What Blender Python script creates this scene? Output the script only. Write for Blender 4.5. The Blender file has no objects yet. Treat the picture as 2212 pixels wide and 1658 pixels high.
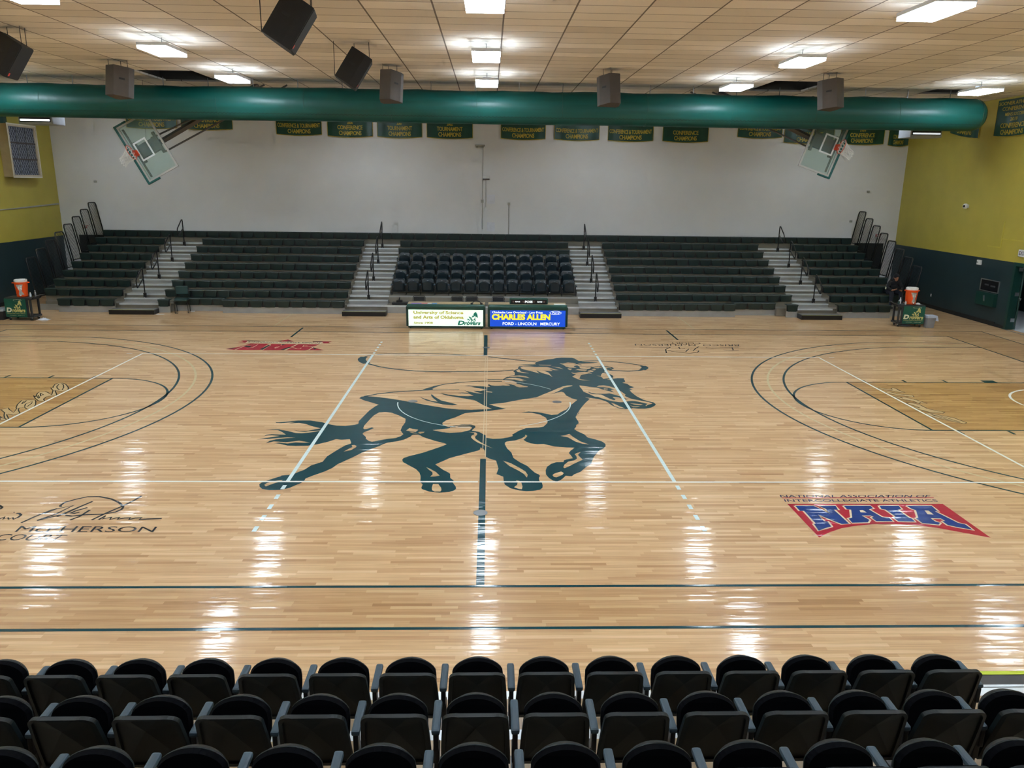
import bpy, math, random
from mathutils import Vector, Matrix
from mathutils.geometry import tessellate_polygon
random.seed(7)
S = bpy.context.scene
COL = S.collection
R = math.radians

# ------------------------------------------------------------------ camera
cd = bpy.data.cameras.new('camera'); cam = bpy.data.objects.new('camera', cd); COL.objects.link(cam)
YAW, PITCH, ROLL, FPX = 0.0317, 0.2551, 0.0131, 1668.17
fw = Vector((math.sin(YAW)*math.cos(PITCH), math.cos(YAW)*math.cos(PITCH), -math.sin(PITCH)))
rt = Vector((math.cos(YAW), -math.sin(YAW), 0)); up = rt.cross(fw)
r2 = rt*math.cos(ROLL)+up*math.sin(ROLL); u2 = up*math.cos(ROLL)-rt*math.sin(ROLL)
cm = Matrix((r2, u2, -fw)).transposed().to_4x4(); cm.translation = Vector((0.0808, -15.5904, 4.4586))
cam.matrix_world = cm
cd.sensor_fit = 'HORIZONTAL'; cd.sensor_width = 36.0; cd.lens = FPX*36.0/2212.0; cd.clip_end = 200
S.camera = cam
# ------------------------------------------------------------------ world and exposure
w = bpy.data.worlds.new('world'); S.world = w; w.use_nodes = True
w.node_tree.nodes['Background'].inputs[0].default_value = (.75, .8, .9, 1)
w.node_tree.nodes['Background'].inputs[1].default_value = .35
S.view_settings.view_transform = 'Standard'; S.view_settings.look = 'None'
S.view_settings.gamma = 1; S.view_settings.use_curve_mapping = False
S.view_settings.exposure = 0.68
LAMP = 34.0          # radiance of the ceiling lamps' diffusers
LAMP_COL = (.77, .89, 1.0)
S.cycles.max_bounces = 5; S.cycles.diffuse_bounces = 3; S.cycles.glossy_bounces = 2; S.cycles.transmission_bounces = 1
S.cycles.use_adaptive_sampling = True; S.cycles.adaptive_threshold = .15; S.cycles.adaptive_min_samples = 8
S.cycles.transparent_max_bounces = 6
S.cycles.caustics_reflective = False; S.cycles.caustics_refractive = False
S.cycles.sample_clamp_indirect = 4
S.cycles.use_denoising = True

# ------------------------------------------------------------------ helpers
def tag(o, label=None, cat=None, group=None, kind=None):
    if label: o['label'] = label
    if cat: o['category'] = cat
    if group: o['group'] = group
    if kind: o['kind'] = kind
    return o

def empty(name, loc=(0, 0, 0), rz=0, label=None, cat=None, group=None):
    o = bpy.data.objects.new(name, None); COL.objects.link(o)
    o.empty_display_size = .1
    o.location = loc; o.rotation_euler = (0, 0, rz)
    return tag(o, label, cat, group)

def kids(o):
    return [c for c in CH.get(o.name, [])]
CH = {}

def dup(o, parent=None, loc=None, rz=None, label=None, group=None):
    c = o.copy(); COL.objects.link(c)
    if parent is not None:
        c.parent = parent; CH.setdefault(parent.name, []).append(c)
    if loc is not None: c.location = loc
    if rz is not None: c.rotation_euler = (0, 0, rz)
    if label: c['label'] = label
    if group: c['group'] = group
    for k in kids(o): dup(k, c)
    return c

class MB:
    def __init__(s): s.v = []; s.f = []
    def add(s, vs, fs):
        n = len(s.v); s.v += [tuple(p) for p in vs]; s.f += [tuple(i+n for i in f) for f in fs]; return s
    def box(s, x0, x1, y0, y1, z0, z1, M=None):
        vs = [Vector((x, y, z)) for z in (z0, z1) for y in (y0, y1) for x in (x0, x1)]
        if M: vs = [M @ p for p in vs]
        return s.add(vs, [(0, 2, 3, 1), (4, 5, 7, 6), (0, 1, 5, 4), (2, 6, 7, 3), (0, 4, 6, 2), (1, 3, 7, 5)])
    def hexa(s, bot, top):   # 4 bottom points, 4 top points (counter clockwise)
        return s.add(list(bot)+list(top), [(3, 2, 1, 0), (4, 5, 6, 7), (0, 1, 5, 4), (1, 2, 6, 5), (2, 3, 7, 6), (3, 0, 4, 7)])
    def tube(s, pts, r, n=8, closed=False, r2=None):
        pts = [Vector(p) for p in pts]; m = len(pts)
        if m < 2: return s
        rings = []; pn = None
        for i, p in enumerate(pts):
            if closed: t = pts[(i+1) % m]-pts[i-1]
            else: t = pts[min(i+1, m-1)]-pts[max(i-1, 0)]
            t = t.normalized() if t.length > 1e-9 else Vector((0, 0, 1))
            if pn is None:
                a = Vector((0, 0, 1)) if abs(t.z) < .9 else Vector((1, 0, 0)); nn = t.cross(a).normalized()
            else:
                nn = pn-t*pn.dot(t); nn = nn.normalized() if nn.length > 1e-6 else t.orthogonal().normalized()
            pn = nn; b = t.cross(nn)
            rr = r if r2 is None else r+(r2-r)*i/(m-1)
            rings.append([p+(nn*math.cos(2*math.pi*j/n)+b*math.sin(2*math.pi*j/n))*rr for j in range(n)])
        vs = [q for g in rings for q in g]; fs = []
        for i in range(m if closed else m-1):
            for j in range(n):
                a0 = i*n+j; a1 = i*n+(j+1) % n; b0 = ((i+1) % m)*n+j; b1 = ((i+1) % m)*n+(j+1) % n
                fs.append((a0, a1, b1, b0))
        if not closed: fs += [tuple(range(n))[::-1], tuple((m-1)*n+j for j in range(n))]
        return s.add(vs, fs)
    def lathe(s, prof, n=24, c=(0, 0, 0), sx=1, sy=1):
        vs = []; fs = []
        for r, z in prof:
            for j in range(n):
                a = 2*math.pi*j/n; vs.append((c[0]+r*sx*math.cos(a), c[1]+r*sy*math.sin(a), c[2]+z))
        for i in range(len(prof)-1):
            for j in range(n): fs.append((i*n+j, i*n+(j+1) % n, (i+1)*n+(j+1) % n, (i+1)*n+j))
        fs += [tuple(range(n))[::-1], tuple((len(prof)-1)*n+j for j in range(n))]
        return s.add(vs, fs)
    def flat(s, poly, z):
        t = tessellate_polygon([[Vector((x, y, 0)) for x, y in poly]])
        out = []
        for a, b, c in t:
            A, B, C = poly[a], poly[b], poly[c]
            out.append((a, b, c) if (B[0]-A[0])*(C[1]-A[1])-(B[1]-A[1])*(C[0]-A[0]) > 0 else (a, c, b))
        return s.add([(x, y, z) for x, y in poly], out)
    def ribbon(s, pts, wd, z):
        pts = [Vector((p[0], p[1], 0)) for p in pts]; m = len(pts); L = []; Rr = []
        for i in range(m):
            a = pts[max(i-1, 0)]; b = pts[min(i+1, m-1)]; t = (b-a)
            t = t.normalized() if t.length > 1e-9 else Vector((1, 0, 0))
            n = Vector((-t.y, t.x, 0))*wd*.5; L.append(pts[i]+n); Rr.append(pts[i]-n)
        vs = [(p.x, p.y, z) for p in L+Rr]
        return s.add(vs, [(i, m+i, m+i+1, i+1) for i in range(m-1)])
    def prism(s, poly, y0, y1):    # polygon in XZ, extruded along Y
        n = len(poly); vs = [(x, y0, z) for x, z in poly]+[(x, y1, z) for x, z in poly]
        t = tessellate_polygon([[Vector((x, z, 0)) for x, z in poly]])
        ar = sum(poly[i-1][0]*poly[i][1]-poly[i][0]*poly[i-1][1] for i in range(n))
        fs = []
        for a, b, c in t:
            A, B, C = poly[a], poly[b], poly[c]
            if (B[0]-A[0])*(C[1]-A[1])-(B[1]-A[1])*(C[0]-A[0]) < 0: b, c = c, b
            fs += [(a, b, c), (n+c, n+b, n+a)]
        for i in range(n):
            j = (i+1) % n
            fs.append((i, n+i, n+j, j) if ar > 0 else (j, n+j, n+i, i))
        return s.add(vs, fs)
    def build(s, name, m, parent=None, bevel=0, smooth=False, label=None, off=None):
        me = bpy.data.meshes.new(name)
        if off: s.v = [(a-off[0], b-off[1], c-off[2]) for a, b, c in s.v]
        me.from_pydata(s.v, [], s.f)
        me.validate()
        if bevel:
            import bmesh
            bm = bmesh.new(); bm.from_mesh(me)
            bmesh.ops.recalc_face_normals(bm, faces=bm.faces)
            bmesh.ops.bevel(bm, geom=[e for e in bm.edges if len(e.link_faces) == 2 and e.calc_face_angle(0) > .6], offset=bevel, segments=2, profile=.6, affect='EDGES', clamp_overlap=True)
            bm.to_mesh(me); bm.free()
        me.update()
        if smooth: me.shade_smooth()
        me.materials.append(m)
        o = bpy.data.objects.new(name, me); COL.objects.link(o)
        if off: o.location = off
        if parent is not None:
            o.parent = parent; CH.setdefault(parent.name, []).append(o)
        if label: o['label'] = label
        return o

def arc(c, r, a0, a1, n=24):
    return [(c[0]+r*math.cos(R(a0+(a1-a0)*i/n)), c[1]+r*math.sin(R(a0+(a1-a0)*i/n))) for i in range(n+1)]

# lettering: Blender's built-in font turned into flat meshes
_tc = {}
def glyphs(txt, bold=0.0, spacing=1.0):
    k = (txt, bold, spacing)
    if k in _tc: return _tc[k]
    cu = bpy.data.curves.new('t', 'FONT'); cu.body = txt; cu.offset = bold; cu.space_character = spacing; cu.resolution_u = 3
    cu.fill_mode = 'BOTH' if hasattr(cu, 'fill_mode') else cu.fill_mode
    o = bpy.data.objects.new('t', cu); COL.objects.link(o)
    dg = bpy.context.evaluated_depsgraph_get(); dg.update()
    me = o.evaluated_get(dg).to_mesh()
    vs = [(v.co.x, v.co.y) for v in me.vertices]; fs = [tuple(p.vertices) for p in me.polygons]
    o.evaluated_get(dg).to_mesh_clear(); bpy.data.objects.remove(o); bpy.data.curves.remove(cu)
    x0 = min(a for a, b in vs); x1 = max(a for a, b in vs); y0 = min(b for a, b in vs); y1 = max(b for a, b in vs)
    vs = [((a-x0)/(x1-x0), (b-y0)/(y1-y0)) for a, b in vs]
    _tc[k] = (vs, fs); return _tc[k]

def text(mb, txt, fn, bold=0.0, spacing=1.0):
    vs, fs = glyphs(txt, bold, spacing); return mb.add([fn(a, b) for a, b in vs], fs)

def quadmap(q, z):
    a, b, c, d = [Vector((x, y, z)) for x, y in q]
    return lambda u, v: a*(1-u)*(1-v)+b*u*(1-v)+c*u*v+d*(1-u)*v

# ------------------------------------------------------------------ materials
def nodes(m): return m.node_tree.nodes, m.node_tree.links
class G:   # tiny expression builder for shader maths
    def __init__(s, m): s.n, s.l = nodes(m)
    def m(s, op, a, b=None, c=None):
        x = s.n.new('ShaderNodeMath'); x.operation = op
        for i, q in enumerate((a, b, c)):
            if q is None: continue
            if isinstance(q, (int, float)): x.inputs[i].default_value = q
            else: s.l.new(q, x.inputs[i])
        return x.outputs[0]
    def pos(s):
        g = s.n.new('ShaderNodeNewGeometry'); x = s.n.new('ShaderNodeSeparateXYZ'); s.l.new(g.outputs['Position'], x.inputs[0])
        return x.outputs[0], x.outputs[1], x.outputs[2]
    def vec(s, a, b, c=0.0):
        x = s.n.new('ShaderNodeCombineXYZ')
        for i, q in enumerate((a, b, c)):
            if isinstance(q, (int, float)): x.inputs[i].default_value = q
            else: s.l.new(q, x.inputs[i])
        return x.outputs[0]
    def white(s, v):
        x = s.n.new('ShaderNodeTexWhiteNoise'); x.noise_dimensions = '3D'; s.l.new(v, x.inputs[0]); return x.outputs[0]
    def noise(s, v, sc=1.0, det=2.0):
        x = s.n.new('ShaderNodeTexNoise'); x.inputs['Scale'].default_value = sc; x.inputs['Detail'].default_value = det
        s.l.new(v, x.inputs['Vector']); return x.outputs[0]
    def ramp(s, f, stops):
        x = s.n.new('ShaderNodeValToRGB'); s.l.new(f, x.inputs[0]); e = x.color_ramp.elements
        while len(e) < len(stops): e.new(.5)
        for q, (p, c) in zip(e, stops): q.position = p; q.color = (*c, 1)
        return x.outputs[0]
    def mix(s, f, a, b, mode='MIX'):
        x = s.n.new('ShaderNodeMix'); x.data_type = 'RGBA'; x.blend_type = mode
        for i, q in ((0, f), (6, a), (7, b)):
            if isinstance(q, (int, float)): x.inputs[i].default_value = q
            elif isinstance(q, tuple): x.inputs[i].default_value = (*q, 1)
            else: s.l.new(q, x.inputs[i])
        return x.outputs[2]

def mat(name, col, rough=.5, metal=0.0, var=.06, sc=6.0, emit=None, es=1.0, spec=.5, coat=0.0, bump=0.0):
    m = bpy.data.materials.new(name); m.use_nodes = True; g = G(m); n, l = g.n, g.l
    b = n['Principled BSDF']; b.inputs['Roughness'].default_value = rough; b.inputs['Metallic'].default_value = metal
    b.inputs['Specular IOR Level'].default_value = spec
    if coat: b.inputs['Coat Weight'].default_value = coat; b.inputs['Coat Roughness'].default_value = .08
    x, y, z = g.pos(); nz = g.noise(g.vec(x, y, z), sc, 3)
    c = g.ramp(nz, [(.3, tuple(q*(1-var) for q in col)), (.7, tuple(min(1, q*(1+var)) for q in col))])
    l.new(c, b.inputs['Base Color'])
    if emit:
        b.inputs['Emission Color'].default_value = (*emit, 1); b.inputs['Emission Strength'].default_value = es
    if bump:
        bp = n.new('ShaderNodeBump'); bp.inputs['Strength'].default_value = bump; bp.inputs['Distance'].default_value = .01
        l.new(g.noise(g.vec(x, y, z), sc*8, 2), bp.inputs['Height']); l.new(bp.outputs[0], b.inputs['Normal'])
    return m

def floor_mat():
    m = bpy.data.materials.new('varnished_maple_strips'); m.use_nodes = True; g = G(m); b = g.n['Principled BSDF']
    x, y, z = g.pos()
    row = g.m('FLOOR', g.m('DIVIDE', y, .0572)); rr = g.white(g.vec(row, 3.1, 1.7))
    xo = g.m('ADD', g.m('DIVIDE', x, .78), g.m('MULTIPLY', rr, 37.0)); cell = g.m('FLOOR', xo)
    jit = g.white(g.vec(cell, row, 9.0))
    cell2 = g.m('FLOOR', g.m('ADD', xo, g.m('MULTIPLY', jit, .45)))
    c = g.white(g.vec(cell2, row, 0.5))
    base = g.ramp(c, [(0, (.47, .27, .125)), (.06, (.58, .355, .18)), (.45, (.65, .42, .225)), (.8, (.70, .465, .255)), (1, (.77, .545, .32))])
    grain = g.noise(g.vec(g.m('MULTIPLY', x, 1.6), g.m('MULTIPLY', y, 55.0), row), 1.0, 4)
    base = g.mix(.55, base, g.ramp(grain, [(.3, (.72, .66, .58)), (.6, (1.06, 1.05, 1.03))]), 'MULTIPLY')
    # colour drifts between bundles of strips
    blot = g.noise(g.vec(g.m('MULTIPLY', x, .35), g.m('MULTIPLY', y, 2.2), 0.0), 1.0, 3)
    base = g.mix(.35, base, g.ramp(blot, [(.35, (.84, .80, .74)), (.65, (1.05, 1.05, 1.05))]), 'MULTIPLY')
    # seams between strips
    fy = g.m('FRACT', g.m('DIVIDE', y, .0572)); sy = g.m('LESS_THAN', fy, .035)
    base = g.mix(g.m('MULTIPLY', sy, .35), base, (.22, .13, .07))
    # stained border band round the court and stained lanes
    ax = g.m('ABSOLUTE', x); ay = g.m('ABSOLUTE', y)
    inb = g.m('MULTIPLY', g.m('LESS_THAN', ax, 14.35), g.m('LESS_THAN', ay, 7.645))
    outb = g.m('MULTIPLY', g.m('LESS_THAN', ax, 15.96), g.m('LESS_THAN', ay, 8.52))
    band = g.m('MULTIPLY', g.m('SUBTRACT', 1.0, inb), outb)
    base = g.mix(band, base, g.mix(1.0, base, (.84, .80, .74), 'MULTIPLY'))
    lane = g.m('MULTIPLY', g.m('GREATER_THAN', ax, 8.53), g.m('MULTIPLY', g.m('LESS_THAN', ay, 1.83), g.m('LESS_THAN', ax, 14.33)))
    base = g.mix(lane, base, g.mix(1.0, base, (.78, .68, .48), 'MULTIPLY'))
    g.l.new(base, b.inputs['Base Color'])
    b.inputs['Roughness'].default_value = .35
    b.inputs['Specular IOR Level'].default_value = .1
    gloss(g, b)
    return m

def gloss(g, b):
    """the varnish: clear coat rippled strip by strip, so lamps mirror as streaks with cross ripples"""
    x, y, z = g.pos()
    b.inputs['Coat Weight'].default_value = .58; b.inputs['Coat Roughness'].default_value = .10; b.inputs['Coat IOR'].default_value = 1.34
    n1 = g.noise(g.vec(g.m('MULTIPLY', x, .9), g.m('MULTIPLY', y, 17.0), 0.0), 1.0, 2)
    n2 = g.noise(g.vec(g.m('MULTIPLY', x, 5.0), g.m('MULTIPLY', y, 30.0), 4.0), 1.0, 2)
    h = g.m('ADD', n1, g.m('MULTIPLY', n2, .25))
    row = g.m('FLOOR', g.m('DIVIDE', y, .0572)); rr = g.white(g.vec(row, 3.1, 1.7))
    cell = g.m('FLOOR', g.m('ADD', g.m('DIVIDE', x, .78), g.m('MULTIPLY', rr, 37.0)))
    t1 = g.m('SUBTRACT', g.white(g.vec(cell, row, 21.0)), .5); t2 = g.m('SUBTRACT', g.white(g.vec(row, cell, 5.0)), .5)
    ty = g.m('ADD', g.m('MULTIPLY', t1, .050), g.m('MULTIPLY', g.m('SUBTRACT', h, .62), .17))
    tx = g.m('MULTIPLY', t2, .008)
    nv = g.n.new('ShaderNodeVectorMath'); nv.operation = 'NORMALIZE'; g.l.new(g.vec(tx, ty, 1.0), nv.inputs[0])
    g.l.new(nv.outputs[0], b.inputs['Coat Normal'])

def paint(name, col):
    m = bpy.data.materials.new(name); m.use_nodes = True; g = G(m); b = g.n['Principled BSDF']
    x, y, z = g.pos()
    st = g.noise(g.vec(g.m('MULTIPLY', x, 1.2), g.m('MULTIPLY', y, 40.0), 0.0), 1.0, 3)
    g.l.new(g.ramp(st, [(.3, tuple(q*.9 for q in col)), (.7, tuple(min(1, q*1.08) for q in col))]), b.inputs['Base Color'])
    b.inputs['Roughness'].default_value = .35; b.inputs['Specular IOR Level'].default_value = .05
    gloss(g, b); return m

M_floor = floor_mat()
P_green = paint('court_green_paint', (.0015, .046, .058))
P_white = paint('court_white_paint', (.84, .86, .80))
P_lane = paint('court_unstained_lettering', (.60, .42, .22))
P_tan = paint('court_tan_paint', (.62, .52, .30))
P_dash = paint('court_pale_blue_paint', (.66, .80, .80))
P_red = paint('court_red_paint', (.42, .012, .030))
P_blue = paint('court_blue_paint', (.006, .035, .20))
P_navy = paint('court_navy_paint', (.02, .02, .07))
P_cream = paint('court_cream_paint', (.72, .58, .38))
P_black = paint('court_black_paint', (.015, .018, .022))

def ceiling_mat():
    m = bpy.data.materials.new('ceiling_tile_grid'); m.use_nodes = True; g = G(m); b = g.n['Principled BSDF']
    x, y, z = g.pos()
    fx = g.m('DIVIDE', g.m('SUBTRACT', x, .325), 1.2192); fy = g.m('DIVIDE', g.m('ADD', y, 1.49), .6096)
    c = g.white(g.vec(g.m('FLOOR', fx), g.m('FLOOR', fy), 2.0))
    base = g.ramp(c, [(0, (.68, .62, .54)), (.2, (.73, .67, .59)), (.62, (.76, .70, .62)), (.66, (.84, .78, .70)), (1, (.87, .81, .73))])
    nz = g.noise(g.vec(x, y, 0.0), 40, 3); base = g.mix(.25, base, g.ramp(nz, [(.35, (.88, .88, .88)), (.6, (1, 1, 1))]), 'MULTIPLY')
    lx = g.m('LESS_THAN', g.m('ABSOLUTE', g.m('SUBTRACT', g.m('FRACT', g.m('ADD', fx, .5)), .5)), .013)
    ly = g.m('LESS_THAN', g.m('ABSOLUTE', g.m('SUBTRACT', g.m('FRACT', g.m('ADD', fy, .5)), .5)), .024)
    base = g.mix(g.m('MULTIPLY', ly, .7), base, (.10, .075, .06))
    base = g.mix(g.m('MULTIPLY', lx, .85), base, (.10, .075, .06))
    g.l.new(base, b.inputs['Base Color']); b.inputs['Roughness'].default_value = .9; b.inputs['Specular IOR Level'].default_value = .1
    return m
M_ceil = ceiling_mat()
M_wall = mat('painted_block_wall', (.74, .745, .75), .55, var=.03, sc=.8, bump=.05)
def two_tone():
    m = bpy.data.materials.new('yellow_over_dark_green_wall'); m.use_nodes = True; g = G(m); b = g.n['Principled BSDF']
    x, y, z = g.pos(); f = g.m('GREATER_THAN', z, 2.17)
    nz = g.noise(g.vec(x, y, z), 1.3, 3)
    yl = g.ramp(nz, [(.3, (.43, .36, .055)), (.7, (.49, .41, .065))]); gr = g.ramp(nz, [(.3, (.013, .030, .036)), (.7, (.017, .037, .043))])
    g.l.new(g.mix(f, gr, yl), b.inputs['Base Color']); b.inputs['Roughness'].default_value = .45
    return m
M_two = two_tone()
M_base = mat('black_rubber_base', (.006, .008, .010), .5)
M_alu = mat('mill_aluminium', (.72, .77, .80), .42, .5, .08, 3)
M_alud = mat('dull_aluminium_panel', (.36, .36, .35), .5, .4, .08, 3)
M_deck = mat('galvanised_tan_deck', (.23, .21, .17), .5, .25, .08, 3)
M_bench = mat('dark_green_moulded_bench', (.0075, .0205, .019), .42, var=.15)
M_blk = mat('black_powder_coat', (.006, .006, .008), .35)
M_blkr = mat('black_rubber', (.010, .010, .011), .6)
M_plast = mat('dark_moulded_shell', (.0018, .0056, .0068), .5, spec=.28, var=.15)
M_farshell = mat('dark_teal_moulded_shell', (.010, .021, .028), .33, var=.1)
M_arm = mat('slate_armrest', (.028, .056, .078), .55)
M_cush = mat('black_upholstery', (.0010, .0013, .0024), .95, spec=.08)
M_steel = mat('grey_steel', (.22, .23, .24), .4, .8)
M_duct = None
M_silver = mat('bright_steel', (.62, .64, .66), .3, .9)
M_white = mat('white_plastic', (.72, .74, .74), .5)
M_orange = mat('orange_cooler_plastic', (.80, .085, .008), .38)
M_green = mat('green_vinyl_pad', (.008, .065, .050), .35)
M_dgreen = mat('dark_green_vinyl', (.006, .040, .032), .4)
M_bangreen = mat('green_satin_banner', (.004, .055, .035), .42, var=.25, sc=2.5)
M_gold = mat('gold_lettering', (.50, .38, .045), .55)
M_gold2 = mat('pale_gold_print', (.62, .55, .20), .5)
M_cart = mat('dark_grey_cart_plastic', (.022, .023, .026), .5)
M_cartsign = mat('green_printed_sign', (.006, .085, .055), .4)
M_spk = mat('speaker_charcoal', (.020, .019, .018), .6, spec=.3, bump=.3, sc=12)
M_spkb = mat('speaker_brown_grey', (.085, .072, .062), .6, spec=.3)
M_redrim = mat('orange_rim_paint', (.62, .06, .012), .4)
M_net = mat('white_cord', (.70, .70, .68), .8)
M_pad = mat('teal_edge_padding', (.003, .085, .080), .45)
M_mast = mat('grey_mast_steel', (.10, .095, .09), .45, .4)
M_lamph = mat('white_lamp_housing', (.75, .77, .80), .4)
M_lens2 = mat('lit_diffuser_rear', (.9, .9, .9), .5, emit=LAMP_COL, es=LAMP*.55)
M_up = mat('uplight_diffuser', (.9, .9, .9), .5, emit=LAMP_COL, es=3.2)
M_lens = mat('lit_diffuser', (.9, .9, .9), .5, emit=LAMP_COL, es=LAMP)
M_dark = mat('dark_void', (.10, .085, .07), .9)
M_wood = mat('tan_laminate', (.48, .36, .20), .5)
M_paper = mat('white_paper', (.78, .78, .76), .7)
M_skin = mat('skin', (.30, .14, .085), .6)
M_cloth = mat('black_hooded_sweatshirt', (.006, .006, .008), .9)
M_jean = mat('dark_navy_trousers', (.010, .012, .022), .9)
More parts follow.
